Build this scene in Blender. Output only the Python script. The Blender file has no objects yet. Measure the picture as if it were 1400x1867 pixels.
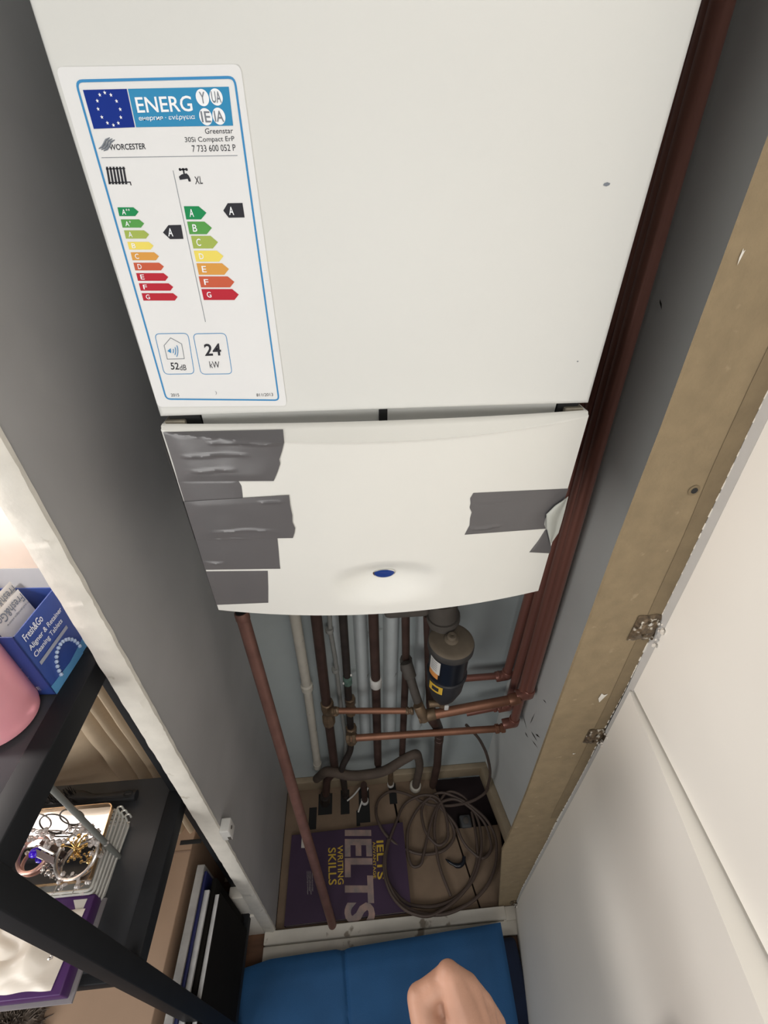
import bpy, bmesh, math, random
from mathutils import Vector, Matrix, noise
random.seed(7)
SC = bpy.context.scene
COL = SC.collection

# ------------------------------------------------------------------ camera, world, lights, exposure
H = 1.58                                   # camera height above the floor
FPX = 800.0                                # focal length in pixels of the 1400x1867 frame
TH = math.atan(FPX / 1118.0)               # pitch below the horizon
YAW = math.radians(4.6)
FW = Vector((math.sin(YAW) * math.cos(TH), math.cos(YAW) * math.cos(TH), -math.sin(TH)))
RT = Vector((math.cos(YAW), -math.sin(YAW), 0))
DN = FW.cross(RT)
CAM = Vector((0, 0, H))
cd = bpy.data.cameras.new('camera')
cd.sensor_fit = 'VERTICAL'; cd.sensor_height = 36.0; cd.lens = FPX * 36.0 / 1867.0
cd.clip_start = 0.02; cd.clip_end = 50
cam = bpy.data.objects.new('camera', cd); COL.objects.link(cam)
cam.matrix_world = Matrix(((RT.x, -DN.x, -FW.x, 0), (RT.y, -DN.y, -FW.y, 0), (RT.z, -DN.z, -FW.z, H), (0, 0, 0, 1)))
SC.camera = cam

SC.view_settings.view_transform = 'Standard'
SC.view_settings.look = 'None'
SC.view_settings.gamma = 1.0
SC.view_settings.use_curve_mapping = False
SC.view_settings.exposure = 0.0

wd = bpy.data.worlds.new('world'); SC.world = wd; wd.use_nodes = True
wd.node_tree.nodes['Background'].inputs[0].default_value = (0.80, 0.84, 0.90, 1)
wd.node_tree.nodes['Background'].inputs[1].default_value = 0.10

def area(name, loc, target, size, power, color):
    l = bpy.data.lights.new(name, 'AREA'); l.shape = 'DISK'; l.size = size; l.energy = power; l.color = color
    o = bpy.data.objects.new(name, l); COL.objects.link(o); o.location = loc
    o.rotation_euler = (Vector(target) - Vector(loc)).to_track_quat('-Z', 'Y').to_euler()
    return o
area('left_fill', (-1.00, -0.72, 1.12), (0.15, 0.25, 0.9), 0.8, 10.0, (1.0, 0.985, 0.96))  # added fill from the left for door and boiler; no actual window
area('front_key', (0.06, -0.85, 1.42), (0.0, 0.4, 1.2), 0.7, 4.4, (1.0, 0.985, 0.96))  # added frontal key behind the camera; stands for no visible lamp
area('ceiling_light', (0.20, -0.45, 2.40), (-0.10, 0.35, 1.3), 0.5, 6.5, (1.0, 0.97, 0.93))
lp = bpy.data.lights.new('vanity_lamp', 'POINT'); lp.energy = 30.0; lp.color = (1.0, 0.92, 0.86); lp.shadow_soft_size = 0.06
lo = bpy.data.objects.new('vanity_lamp', lp); COL.objects.link(lo); lo.location = (-0.88, 0.26, 1.56)
lp2 = bpy.data.lights.new('shelf_fill', 'POINT'); lp2.energy = 1.1; lp2.color = (1.0, 0.93, 0.88); lp2.shadow_soft_size = 0.03  # added fill between the shelves for the headboard; no lamp stands there
lo2 = bpy.data.objects.new('shelf_fill', lp2); COL.objects.link(lo2); lo2.location = (-0.70, 0.16, 1.07)

# ------------------------------------------------------------------ helpers
def P(x, y, X=None, Y=None, Z=None, zc=None, d=None):
    """pixel of the photograph -> point on a plane of the place (Z is world height, zc height relative to the eye)"""
    r = FW + RT * ((x - 700.0) / FPX) + DN * ((y - 933.5) / FPX)
    if X is not None: k = X / r.x
    elif Y is not None: k = Y / r.y
    elif Z is not None: k = (Z - H) / r.z
    elif zc is not None: k = zc / r.z
    else: k = d
    return CAM + r * k

MATS = {}
def mat(name, col, rough=0.6, metal=0.0, var=0.08, scale=20.0, bump=0.0, bscale=80.0, spec=0.5, trans=0.0, alpha=1.0, emit=None, spots=None, coat=0.0, col2=None, stretch=None):
    if name in MATS: return MATS[name]
    m = bpy.data.materials.new(name); m.use_nodes = True; nt = m.node_tree; N = nt.nodes; L = nt.links
    b = N['Principled BSDF']
    b.inputs['Roughness'].default_value = rough; b.inputs['Metallic'].default_value = metal
    b.inputs['Specular IOR Level'].default_value = spec
    b.inputs['Transmission Weight'].default_value = trans
    b.inputs['Alpha'].default_value = alpha
    b.inputs['Coat Weight'].default_value = coat
    tc = N.new('ShaderNodeTexCoord'); src = tc.outputs['Object']
    if stretch:
        mp = N.new('ShaderNodeMapping'); mp.inputs['Scale'].default_value = stretch
        L.new(src, mp.inputs['Vector']); src = mp.outputs['Vector']
    nz = N.new('ShaderNodeTexNoise'); nz.inputs['Scale'].default_value = scale; nz.inputs['Detail'].default_value = 5
    L.new(src, nz.inputs['Vector'])
    rp = N.new('ShaderNodeValToRGB')
    c2 = col2 or tuple(min(1, c * (1 + var)) for c in col); c1 = tuple(c * (1 - var) for c in col)
    rp.color_ramp.elements[0].position = 0.3; rp.color_ramp.elements[1].position = 0.7
    rp.color_ramp.elements[0].color = (*c1, 1); rp.color_ramp.elements[1].color = (*c2, 1)
    L.new(nz.outputs['Fac'], rp.inputs['Fac'])
    out = rp.outputs['Color']
    if spots:                                   # (colour, scale, threshold): stains, chips
        n2 = N.new('ShaderNodeTexNoise'); n2.inputs['Scale'].default_value = spots[1]; n2.inputs['Detail'].default_value = 6
        L.new(src, n2.inputs['Vector'])
        r2 = N.new('ShaderNodeValToRGB'); r2.color_ramp.elements[0].position = spots[2]; r2.color_ramp.elements[1].position = spots[2] + 0.06
        r2.color_ramp.elements[0].color = (0, 0, 0, 1); r2.color_ramp.elements[1].color = (1, 1, 1, 1)
        L.new(n2.outputs['Fac'], r2.inputs['Fac'])
        mx = N.new('ShaderNodeMix'); mx.data_type = 'RGBA'
        L.new(r2.outputs['Color'], mx.inputs['Factor']); L.new(out, mx.inputs['A']); mx.inputs['B'].default_value = (*spots[0], 1)
        out = mx.outputs['Result']
    L.new(out, b.inputs['Base Color'])
    if bump:
        n3 = N.new('ShaderNodeTexNoise'); n3.inputs['Scale'].default_value = bscale; n3.inputs['Detail'].default_value = 4
        L.new(src, n3.inputs['Vector'])
        bp = N.new('ShaderNodeBump'); bp.inputs['Strength'].default_value = bump; bp.inputs['Distance'].default_value = 0.002
        L.new(n3.outputs['Fac'], bp.inputs['Height']); L.new(bp.outputs['Normal'], b.inputs['Normal'])
    if emit:
        b.inputs['Emission Color'].default_value = (*emit[0], 1); b.inputs['Emission Strength'].default_value = emit[1]
    MATS[name] = m
    return m

class MB:
    def __init__(s): s.v = []; s.f = []; s.mi = []; s.mats = []; s.sm = []
    def slot(s, m):
        if m not in s.mats: s.mats.append(m)
        return s.mats.index(m)
    def add(s, vs, fs, m, smooth=False):
        o = len(s.v); k = s.slot(m)
        s.v += [Vector(v) for v in vs]
        for f in fs: s.f.append([i + o for i in f]); s.mi.append(k); s.sm.append(smooth)
        return s
    def box(s, a, b, m, bev=0.0):
        a = Vector(a); b = Vector(b)
        lo = Vector(map(min, a, b)); hi = Vector(map(max, a, b))
        if bev <= 0:
            vs = [(x, y, z) for x in (lo.x, hi.x) for y in (lo.y, hi.y) for z in (lo.z, hi.z)]
            return s.add(vs, [(0, 1, 3, 2), (4, 6, 7, 5), (0, 4, 5, 1), (2, 3, 7, 6), (0, 2, 6, 4), (1, 5, 7, 3)], m)
        bm = bmesh.new(); bmesh.ops.create_cube(bm, size=1)
        for v in bm.verts: v.co = Vector((lo[i] + (v.co[i] + .5) * (hi[i] - lo[i]) for i in range(3)))
        bmesh.ops.bevel(bm, geom=bm.edges[:], offset=bev, segments=3, affect='EDGES', profile=0.5)
        return s.bm(bm, m, True)
    def bm(s, bm, m, smooth=False):
        bm.verts.index_update()
        s.add([v.co.copy() for v in bm.verts], [[v.index for v in f.verts] for f in bm.faces], m, smooth); bm.free(); return s
    def prism(s, poly, off, m, bev=0.0):
        """closed polygon (3-D points) swept by the vector off"""
        n = len(poly); off = Vector(off); poly = [Vector(p) for p in poly]
        vs = poly + [p + off for p in poly]
        fs = [list(range(n))[::-1], list(range(n, 2 * n))] + [[i, (i + 1) % n, n + (i + 1) % n, n + i] for i in range(n)]
        if bev:
            bm = bmesh.new(); bv = [bm.verts.new(v) for v in vs]
            for f in fs: bm.faces.new([bv[i] for i in f])
            bmesh.ops.recalc_face_normals(bm, faces=bm.faces)
            bmesh.ops.bevel(bm, geom=bm.edges[:], offset=bev, segments=2, affect='EDGES', profile=0.5)
            return s.bm(bm, m, True)
        return s.add(vs, fs, m)
    def grid(s, fn, nu, nv, m, smooth=True, wrap=False):
        vs = [fn(i / nu, j / nv) for j in range(nv + 1) for i in range(nu + 1)]
        fs = [(j * (nu + 1) + i, j * (nu + 1) + i + 1, (j + 1) * (nu + 1) + i + 1, (j + 1) * (nu + 1) + i) for j in range(nv) for i in range(nu)]
        return s.add(vs, fs, m, smooth)
    def tube(s, pts, r, m, n=14, bend=0.0, cap=True, steps=6, closed=False):
        pts = [Vector(p) for p in pts]; rs = r if isinstance(r, (list, tuple)) else [r] * len(pts)
        if bend > 0:
            q = [pts[0]]; qr = [rs[0]]
            for i in range(1, len(pts) - 1):
                a, b, c = pts[i - 1], pts[i], pts[i + 1]
                k = min(bend, (a - b).length * .45, (c - b).length * .45)
                p0 = b + (a - b).normalized() * k; p2 = b + (c - b).normalized() * k
                for t in range(steps + 1):
                    u = t / steps
                    q.append(p0 * (1 - u) ** 2 + b * 2 * u * (1 - u) + p2 * u * u); qr.append(rs[i])
            q.append(pts[-1]); qr.append(rs[-1]); pts, rs = q, qr
        N = len(pts); vs = []; up = None
        for i, p in enumerate(pts):
            if closed: t = pts[(i + 1) % N] - pts[i - 1]
            else: t = pts[min(i + 1, N - 1)] - pts[max(i - 1, 0)]
            if t.length < 1e-9: t = Vector((0, 0, 1))
            t.normalize()
            if up is None:
                up = Vector((0, 0, 1)) if abs(t.z) < .9 else Vector((0, 1, 0))
            a = up - t * up.dot(t)
            if a.length < 1e-6: a = t.orthogonal()
            a.normalize(); up = a; b = t.cross(a)
            for k in range(n):
                w = 2 * math.pi * k / n
                vs.append(p + (a * math.cos(w) + b * math.sin(w)) * rs[i])
        fs = []
        for i in range(N if closed else N - 1):
            j = (i + 1) % N
            for k in range(n): fs.append((i * n + k, i * n + (k + 1) % n, j * n + (k + 1) % n, j * n + k))
        s.add(vs, fs, m, True)
        if cap and not closed:
            o = len(s.v) - N * n; k = s.slot(m)
            s.f.append([o + i for i in range(n)][::-1]); s.mi.append(k); s.sm.append(False)
            s.f.append([o + (N - 1) * n + i for i in range(n)]); s.mi.append(k); s.sm.append(False)
        return s
    def lathe(s, prof, base, axis, m, n=40):
        """profile [(radius, height)] turned about an axis"""
        base = Vector(base); ax = Vector(axis).normalized(); a = ax.orthogonal().normalized(); b = ax.cross(a); vs = []
        for r, h in prof:
            for k in range(n):
                w = 2 * math.pi * k / n
                vs.append(base + ax * h + (a * math.cos(w) + b * math.sin(w)) * max(r, 1e-5))
        fs = [(i * n + k, i * n + (k + 1) % n, (i + 1) * n + (k + 1) % n, (i + 1) * n + k) for i in range(len(prof) - 1) for k in range(n)]
        fs.append(list(range(n))[::-1]); fs.append([(len(prof) - 1) * n + k for k in range(n)])
        return s.add(vs, fs, m, True)
    def ball(s, c, r, m, sub=2, sc=(1, 1, 1)):
        bm = bmesh.new(); bmesh.ops.create_icosphere(bm, subdivisions=sub, radius=1)
        for v in bm.verts: v.co = Vector(c) + Vector((v.co.x * r * sc[0], v.co.y * r * sc[1], v.co.z * r * sc[2]))
        return s.bm(bm, m, True)
    def build(s, name, parent=None, label=None, cat=None, group=None, kind=None, recalc=True, sharp=38):
        me = bpy.data.meshes.new(name)
        lo = Vector((min(v[i] for v in s.v) for i in range(3))); hi = Vector((max(v[i] for v in s.v) for i in range(3)))
        org = Vector(((lo.x + hi.x) / 2, (lo.y + hi.y) / 2, lo.z))
        me.from_pydata([v - org for v in s.v], [], s.f)
        for m in s.mats: me.materials.append(m)
        me.polygons.foreach_set('material_index', s.mi)
        me.polygons.foreach_set('use_smooth', s.sm)
        me.update()
        if recalc:
            bm = bmesh.new(); bm.from_mesh(me); bmesh.ops.recalc_face_normals(bm, faces=bm.faces); bm.to_mesh(me); bm.free()
        me.set_sharp_from_angle(angle=math.radians(sharp))
        o = bpy.data.objects.new(name, me); COL.objects.link(o)
        o.location = org
        if parent is not None:
            o.parent = parent; o.location = org - WLOC[parent.name]
        WLOC[o.name] = org
        tag(o, label, cat, group, kind)
        return o
WLOC = {}
def tag(o, label=None, cat=None, group=None, kind=None):
    if label: o['label'] = label
    if cat: o['category'] = cat
    if group: o['group'] = group
    if kind: o['kind'] = kind
    return o
def thing(name, loc, label, cat, group=None):
    o = bpy.data.objects.new(name, None); COL.objects.link(o); o.location = loc; o.empty_display_size = 0.02
    WLOC[o.name] = Vector(loc)
    return tag(o, label, cat, group)
def text_into(mb, body, ll, lr, ul, m, bold=0.0, lift=None):
    """lettering fitted to the parallelogram lower-left, lower-right, upper-left"""
    c = bpy.data.curves.new('lettering', 'FONT'); c.body = body; c.size = 1.0; c.resolution_u = 3; c.offset = bold
    o = bpy.data.objects.new('lettering', c); COL.objects.link(o)
    dg = bpy.context.evaluated_depsgraph_get(); me = bpy.data.meshes.new_from_object(o.evaluated_get(dg))
    xs = [v.co.x for v in me.vertices]; ys = [v.co.y for v in me.vertices]
    x0, x1, y0, y1 = min(xs), max(xs), min(ys), max(ys)
    ex = (Vector(lr) - Vector(ll)) / (x1 - x0); ey = (Vector(ul) - Vector(ll)) / (y1 - y0); off = Vector(lift or (0, 0, 0))
    mb.add([Vector(ll) + ex * (v.co.x - x0) + ey * (v.co.y - y0) + off for v in me.vertices], [list(p.vertices) for p in me.polygons], m)
    bpy.data.objects.remove(o); bpy.data.curves.remove(c); bpy.data.meshes.remove(me)
def inter(p, t):                                # piecewise-linear lookup p = [(t, v)]
    if t <= p[0][0]: return p[0][1]
    for (a, va), (b, vb) in zip(p, p[1:]):
        if t <= b: return va + (vb - va) * (t - a) / max(b - a, 1e-9)
    return p[-1][1]
def nz(p, s): return noise.noise(Vector(p) * s)

# ------------------------------------------------------------------ materials
WHITE = mat('boiler_white', (0.67, 0.672, 0.640), 0.45, var=0.015, scale=4)
FLAPW = mat('flap_white', (0.72, 0.712, 0.665), 0.42, var=0.02, scale=6)
LABELW = mat('label_paper', (0.755, 0.757, 0.75), 0.45, var=0.01, spec=0.25)
CABGREY = mat('cabinet_grey', (0.385, 0.38, 0.38), 0.5, var=0.10, scale=5)
WALLGREY = mat('closet_wall', (0.42, 0.465, 0.465), 0.75, var=0.06, scale=6, bump=0.15, bscale=60, spots=((0.20, 0.21, 0.20), 9, 0.68))
WALLSIDE = mat('closet_side_wall', (0.55, 0.555, 0.535), 0.6, var=0.06, scale=5, bump=0.1, bscale=50)
BOARDEDGE = mat('painted_edge', (0.68, 0.65, 0.585), 0.65, var=0.07, scale=30, bump=0.5, bscale=70, spots=((0.50, 0.46, 0.39), 45, 0.68))
TAN = mat('raw_mdf', (0.235, 0.177, 0.102), 0.85, var=0.10, scale=45, bump=0.25, bscale=240, spots=((0.30, 0.23, 0.14), 60, 0.66))
TAND = mat('raw_mdf_dark', (0.185, 0.138, 0.078), 0.85, var=0.10, scale=45, bump=0.2, bscale=200)
DOORW = mat('door_white', (0.76, 0.735, 0.68), 0.5, var=0.025, scale=5)
DOOREDGE = mat('door_edge', (0.43, 0.42, 0.40), 0.6, var=0.05, scale=20, bump=0.3, bscale=60)
SKIRT = mat('skirting_paint', (0.33, 0.26, 0.175), 0.65, var=0.12, scale=18, bump=0.3, bscale=60)
SILL = mat('sill_white', (0.78, 0.74, 0.66), 0.6, var=0.05, scale=25, spots=((0.33, 0.28, 0.22), 22, 0.62))
PLANK = mat('floor_board', (0.215, 0.15, 0.10), 0.8, var=0.14, scale=14, bump=0.2, bscale=90)
SUB = mat('subfloor_dark', (0.035, 0.022, 0.024), 0.9)
FLOORW = mat('dark_wood_floor', (0.14, 0.066, 0.033), 0.5, var=0.25, scale=8, stretch=(1, 8, 1))
COPPER = mat('copper_horizontal', (0.31, 0.145, 0.088), 0.45, metal=0.5, var=0.14, scale=24)
COPPERR = mat('copper_riser', (0.29, 0.125, 0.095), 0.36, metal=0.4, var=0.14, scale=20, stretch=(1, 1, .1))
COPPERL = mat('copper_loose', (0.215, 0.108, 0.086), 0.5, metal=0.4, var=0.16, scale=30)
BROWNP = mat('tarnished_pipe', (0.075, 0.043, 0.034), 0.55, metal=0.3, var=0.2, scale=30)
DARKP = mat('dark_pipe', (0.04, 0.031, 0.027), 0.55, metal=0.3, var=0.3, scale=30)
BRASS = mat('dull_brass', (0.21, 0.145, 0.09), 0.5, metal=0.5, var=0.2, scale=60)
PVC = mat('waste_pipe_white', (0.55, 0.52, 0.45), 0.5, var=0.07, scale=30, spots=((0.30, 0.27, 0.23), 40, 0.66))
THIN = mat('grey_pipe_paint', (0.30, 0.30, 0.28), 0.6, var=0.1)
WCLIP = mat('white_plastic', (0.66, 0.65, 0.62), 0.4, var=0.03)
BLACK = mat('black_canister', (0.008, 0.010, 0.016), 0.32, var=0.1)
DUSTY = mat('dusty_lid', (0.15, 0.12, 0.086), 0.85, var=0.15, scale=30)
GREYMET = mat('dusty_grey_metal', (0.085, 0.074, 0.064), 0.7, metal=0.1, var=0.15, scale=30)
YEL = mat('sticker_yellow', (0.72, 0.45, 0.05), 0.5)
ORANGE = mat('sticker_orange', (0.75, 0.30, 0.08), 0.5)
STW = mat('sticker_white', (0.72, 0.70, 0.66), 0.5)
CABLE = mat('brown_cable', (0.085, 0.058, 0.046), 0.6, var=0.12)
HOSE = mat('foam_hose', (0.095, 0.07, 0.054), 0.8, var=0.2, scale=30, bump=0.3)
PURPLE = mat('book_purple', (0.050, 0.026, 0.060), 0.5, var=0.15, scale=8)
PICT = mat('book_picture', (0.34, 0.31, 0.31), 0.5, var=0.4, scale=28, col2=(0.46, 0.30, 0.25))
GOLDT = mat('book_yellow', (0.62, 0.42, 0.05), 0.45)
PAGES = mat('page_edges', (0.62, 0.58, 0.52), 0.8)
TAPE = mat('duct_tape', (0.115, 0.110, 0.112), 0.30, var=0.06, scale=12, bump=0.12, bscale=30)
TAPEB = mat('tape_backing', (0.42, 0.43, 0.39), 0.6, var=0.08)
BLUEB = mat('label_blue', (0.055, 0.26, 0.52), 0.65, var=0.0, spec=0.12)
CYANB = mat('label_banner', (0.04, 0.255, 0.47), 0.65, var=0.0, spec=0.12)
EUB = mat('label_flag', (0.010, 0.032, 0.24), 0.65, var=0.0, spec=0.12)
PRW = mat('label_white_print', (0.86, 0.88, 0.9), 0.65, var=0.0, spec=0.12)
INK = mat('label_ink', (0.035, 0.035, 0.042), 0.65, var=0.0, spec=0.12)
GRYL = mat('label_grey', (0.20, 0.22, 0.25), 0.65, var=0.0, spec=0.12)
RC = [mat('rating_%s' % n, c, 0.65, var=0.0, spec=0.12) for n, c in (('dark_green', (0.02, 0.25, 0.09)), ('green', (0.10, 0.33, 0.08)), ('lime', (0.36, 0.45, 0.10)), ('yellow', (0.82, 0.68, 0.14)), ('orange', (0.68, 0.33, 0.075)), ('rust', (0.56, 0.115, 0.06)), ('red', (0.47, 0.028, 0.045)))]
BADGE = mat('badge_blue', (0.012, 0.045, 0.22), 0.2, coat=1.0)
CHROME = mat('chrome', (0.72, 0.72, 0.70), 0.18, metal=1.0, var=0.03)
SHELF = mat('shelf_black', (0.045, 0.047, 0.052), 0.30, var=0.12, scale=6)
SHELFS = mat('shelf_frame_black', (0.009, 0.010, 0.012), 0.6, var=0.1, spec=0.25)
BLUEF = mat('blue_fabric', (0.012, 0.080, 0.21), 0.75, var=0.12, scale=10, bump=0.15, bscale=500)
NAVYF = mat('navy_fabric', (0.010, 0.020, 0.055), 0.8, var=0.2)
SKIN = mat('skin', (0.40, 0.215, 0.145), 0.55, var=0.10, scale=30, bump=0.18, bscale=220)
BEIGE = mat('beige_upholstery', (0.46, 0.36, 0.25), 0.8, var=0.08, scale=14, bump=0.2, bscale=160)
CARD = mat('cardboard', (0.42, 0.285, 0.195), 0.85, var=0.06, scale=9)
GAP = mat('gap_black', (0.012, 0.012, 0.012), 0.8)

# ------------------------------------------------------------------ setting: floors, walls, frame, doors
mb = MB(); mb.box((-3, -3, -0.06), (3, 0.262, -0.001), FLOORW); mb.box((-3, 0.262, -0.06), (-0.289, 1.2, -0.001), FLOORW)
mb.build('floor', kind='structure', label='dark brown wooden floor of the room')
mb = MB()
YB = 0.675
mb.box((-0.40, 0.25, -0.08), (0.60, YB, -0.05), SUB)
for poly in ([(-0.262, .318), (0.098, .318), (0.086, .54), (0.070, YB), (-0.262, YB)],                 # left board under the book
             [(0.103, .318), (0.288, .318), (0.258, .50), (0.215, .645), (0.205, YB), (0.078, YB), (0.092, .54)],    # middle board
             [(0.293, .318), (0.37, .318), (0.40, .512), (0.262, .512)]):                              # short board at the right
    mb.prism([(x, y, -0.02) for x, y in poly], (0, 0, 0.02), PLANK)
fl = mb.build('floor.001', kind='structure', label='worn brown floorboards inside the cupboard')
# crack lines and pipe holes cut in the boards
mb = MB()
for a, b in (((650, 1478), (656, 1506)),):
    p, q = P(*a, Z=0.0005), P(*b, Z=0.0005); mb.box(p - Vector((.0012, 0, 0)), q + Vector((.0012, 0, 0.0004)), GAP)
for (px, py, w, l) in ((593, 1466, .022, .03), (629, 1462, .014, .035), (664, 1467, .017, .05), (716, 1447, .012, .03), (570, 1492, .012, .03)):
    c = P(px, py, Z=0); mb.box((c.x - w, c.y - l, 0.0), (c.x + w, c.y + l, 0.0006), GAP)
mb.build('floor_cutout', parent=fl)

mb = MB(); mb.box((-0.33, YB, -0.08), (0.60, YB + 0.05, 2.6), WALLGREY)
wb = mb.build('wall_back', kind='structure', label='pale blue-grey back wall behind the pipes')
STRIP = mat('pale_strip', (.56, .60, .60), .6, var=.08, scale=12, spots=((.30, .30, .29), 30, .68))  # paler half-round strips bulging from the wall between the pipes
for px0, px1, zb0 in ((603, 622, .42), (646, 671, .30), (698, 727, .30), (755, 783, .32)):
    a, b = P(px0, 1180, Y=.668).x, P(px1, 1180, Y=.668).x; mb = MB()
    mb.grid(lambda u, v: Vector((a + (b - a) * u, YB + .001 - .016 * math.sin(math.pi * u) ** .6, zb0 + (1.25 - zb0) * v)), 12, 1, STRIP)
    mb.build('rounded_strip', parent=wb, label='paler upright rounded strip')
mb = MB()
mb.box((-0.287, 0.320, 0.022), (-0.260, 0.675, 2.6), CABGREY)
wl = mb.build('wall_left', kind='structure', label='dark grey side panel of the boiler cupboard')
def edge_strip():
    mb = MB(); n = 420
    def fn(u, v):
        z = 0.022 + (2.6 - 0.022) * v; j = 0.0006 * nz((u * .3, 0, z), 40) + (.0006 * max(0, nz((u * 9, 1, z), 170) - .15) * (1.6 if u in (0, .75) else .4))
        prof = [(-0.2885, .3215), (-0.2880, .3175), (-0.2655, .3150), (-0.2595, .3185), (-0.2590, .3230)]
        x, y = prof[round(u * 4)]
        return Vector((x + j, y + j, z))
    mb.grid(fn, 4, n, BOARDEDGE); return mb
edge_strip().build('panel_edge', parent=wl, label='white painted chipped front edge')
# right inner wall flares outwards towards the room
def xr(y): return 0.392 + (0.682 - y) * 0.145
mb = MB(); mb.prism([(xr(.70), .70, -0.08), (xr(.335), .335, -0.08), (xr(.335) + .03, .335, -0.08), (xr(.70) + .03, .70, -0.08)], (0, 0, 2.7), WALLSIDE)
wr = mb.build('wall_right', kind='structure', label='grey right wall inside the cupboard')
mb = MB()
for a, b, w in (((953, 1302), (960, 1330), 1.6), ((966, 1320), (975, 1300), 1.4), ((957, 1335), (962, 1345), 2.5), ((968, 1333), (979, 1352), 2.4), ((970, 1350), (980, 1364), 1.5), ((976, 1338), (984, 1345), 2.6), ((990, 1275), (996, 1283), 1.2), ((1203, 545), (1206, 565), 1.6)):
    def rp(px, py):
        y = .5
        for _ in range(12):
            q = P(px, py, X=xr(y) - .0008); y = max(.335, min(.68, q.y))
        return q
    p, q = rp(*a), rp(*b); d = (q - p).normalized(); n_ = Vector((-1, -.145, 0)).normalized(); sd = d.cross(n_) * (w * .0009)
    mb.add([p, p + d * .3 * (q - p).length + sd, q, p + d * .5 * (q - p).length - sd], [(0, 1, 2, 3)], DARKP)
mb.build('scuff_mark', parent=wr, label='black scratches', kind=None)

# skirting
mb = MB(); mb.box((-0.262, .657, 0), (xr(.657), YB, 0.055), SKIRT, 0.003)
mb.build('baseboard_back', kind='structure', label='brownish painted skirting along the back wall')
mb = MB(); mb.prism([(xr(.66) - .022, .66, 0), (xr(.335) - .022, .335, 0), (xr(.335), .335, 0), (xr(.66), .66, 0)], (0, 0, .055), SKIRT, 0.003)
mb.build('baseboard_right', kind='structure', label='brownish painted skirting along the right wall')
# sill at the cupboard mouth
mb = MB(); mb.box((-0.287, .292, 0), (0.352, .319, 0.0215), SILL, 0.002); mb.box((-0.288, .262, 0), (0.378, .291, 0.012), SILL, 0.002); mb.box((.345, .289, 0), (.384, .3195, .011), SILL, .001)
mb.build('trim_1', kind='structure', label='scuffed white sill across the cupboard mouth')
# white skirting end outside the cupboard
mb = MB(); mb.box((-0.326, .322, .168), (-0.289, .345, 0.30), SILL, 0.003); mb.box((-0.362, .318, 0), (-0.289, .345, 0.166), SILL, 0.003)
mb.build('baseboard_left', kind='structure', label='white skirting end left of the cupboard')

# raw board framing the right side of the mouth (leans a little)
tl = [(2.55, .248), (1.604, .2557), (1.423, .2608), (1.29, .2621), (1.01, .2695), (.73, .2784), (.513, .2804), (.447, .279), (.012, .339)][::-1]
tr = [(2.55, .330), (1.454, .337), (1.264, .3477), (1.028, .3580), (.865, .3623), (.146, .376), (.0, .384)][::-1]
def frame_mb():
    mb = MB(); zs = sorted(set([a for a, _ in tl] + [a for a, _ in tr] + [i * .03 for i in range(1, 86)])); zs = [z for z in zs if z >= .012]
    L = [Vector((inter(tl, z), .32, z)) for z in zs]; R_ = [Vector((inter(tr, z), .32, z)) for z in zs]
    n = len(zs); dv = Vector((0, .004, 0))
    mb.add(L + R_ + [p + dv for p in L] + [p + dv for p in R_],
           [(i, n + i, n + i + 1, i + 1) for i in range(n - 1)] + [(2 * n + i, 2 * n + i + 1, 3 * n + i + 1, 3 * n + i) for i in range(n - 1)] +
           [(i, i + 1, 2 * n + i + 1, 2 * n + i) for i in range(n - 1)] + [(n + i, 3 * n + i, 3 * n + i + 1, n + i + 1) for i in range(n - 1)] +
           [(0, 2 * n, 3 * n, n), (n - 1, 2 * n - 1, 4 * n - 1, 3 * n - 1)], TAN)
    return mb
tf = frame_mb().build('trim_2', kind='structure', label='raw brown board edging the right of the cupboard')
mb = MB()                                       # glue-darkened band and worn paint along its right edge
zs = [.60 + i * .02 for i in range(100)]
for z0, z1 in zip(zs, zs[1:]):
    a, b = inter(tr, z0), inter(tr, z1); w0 = .018 + .002 * nz((0, 0, z0), 9); w1 = .018 + .002 * nz((0, 0, z1), 9)
    mb.add([(a - w0, .3195, z0), (a - .0005, .3195, z0), (b - .0005, .3195, z1), (b - w1, .3195, z1)], [(0, 1, 2, 3)], TAND)
mb.build('glue_band', parent=tf, label='darker glue-stained band')
mb = MB()
for i in range(150):
    z = .10 + i * .0135 + random.uniform(-.004, .004); x = inter(tr, z); w = max(.0006, .0035 * (nz((3, 0, z), 6) + .35)); h = random.uniform(.006, .012)
    mb.box((x - w, .3186, z), (x + .001, .3197, z + h), BOARDEDGE)
mb.build('paint_flake', parent=tf, kind='stuff', label='chipped white paint')
mb = MB(); c = P(1265, 894, Y=.3195); mb.lathe([(.0035, 0), (.0055, .0003), (.0035, .0006)], c, (0, -1, 0), TAND, 20); mb.lathe([(.0032, 0), (.0030, .0011)], c, (0, -1, 0), GAP, 16)
mb.build('screw_hole', parent=tf)
mb = MB()
for px, py, w, h in ((1097, 1272, .006, .011), (1350, 468, .0012, .005), (1046, 1374, .003, .002)):
    c = P(px, py, Y=.3195); mb.add([c + Vector((-w * .6, -.0004, h)), c + Vector((w * .2, -.0004, h * .6)), c + Vector((w, -.0004, h * .8)), c + Vector((w * .5, -.0004, 0)), c + Vector((-w * .1, -.0004, -h)), c + Vector((-w * .8, -.0004, -.1 * h))], [(0, 1, 2, 3, 4, 5)], BOARDEDGE)
mb.build('paint_chip', parent=tf)

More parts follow.
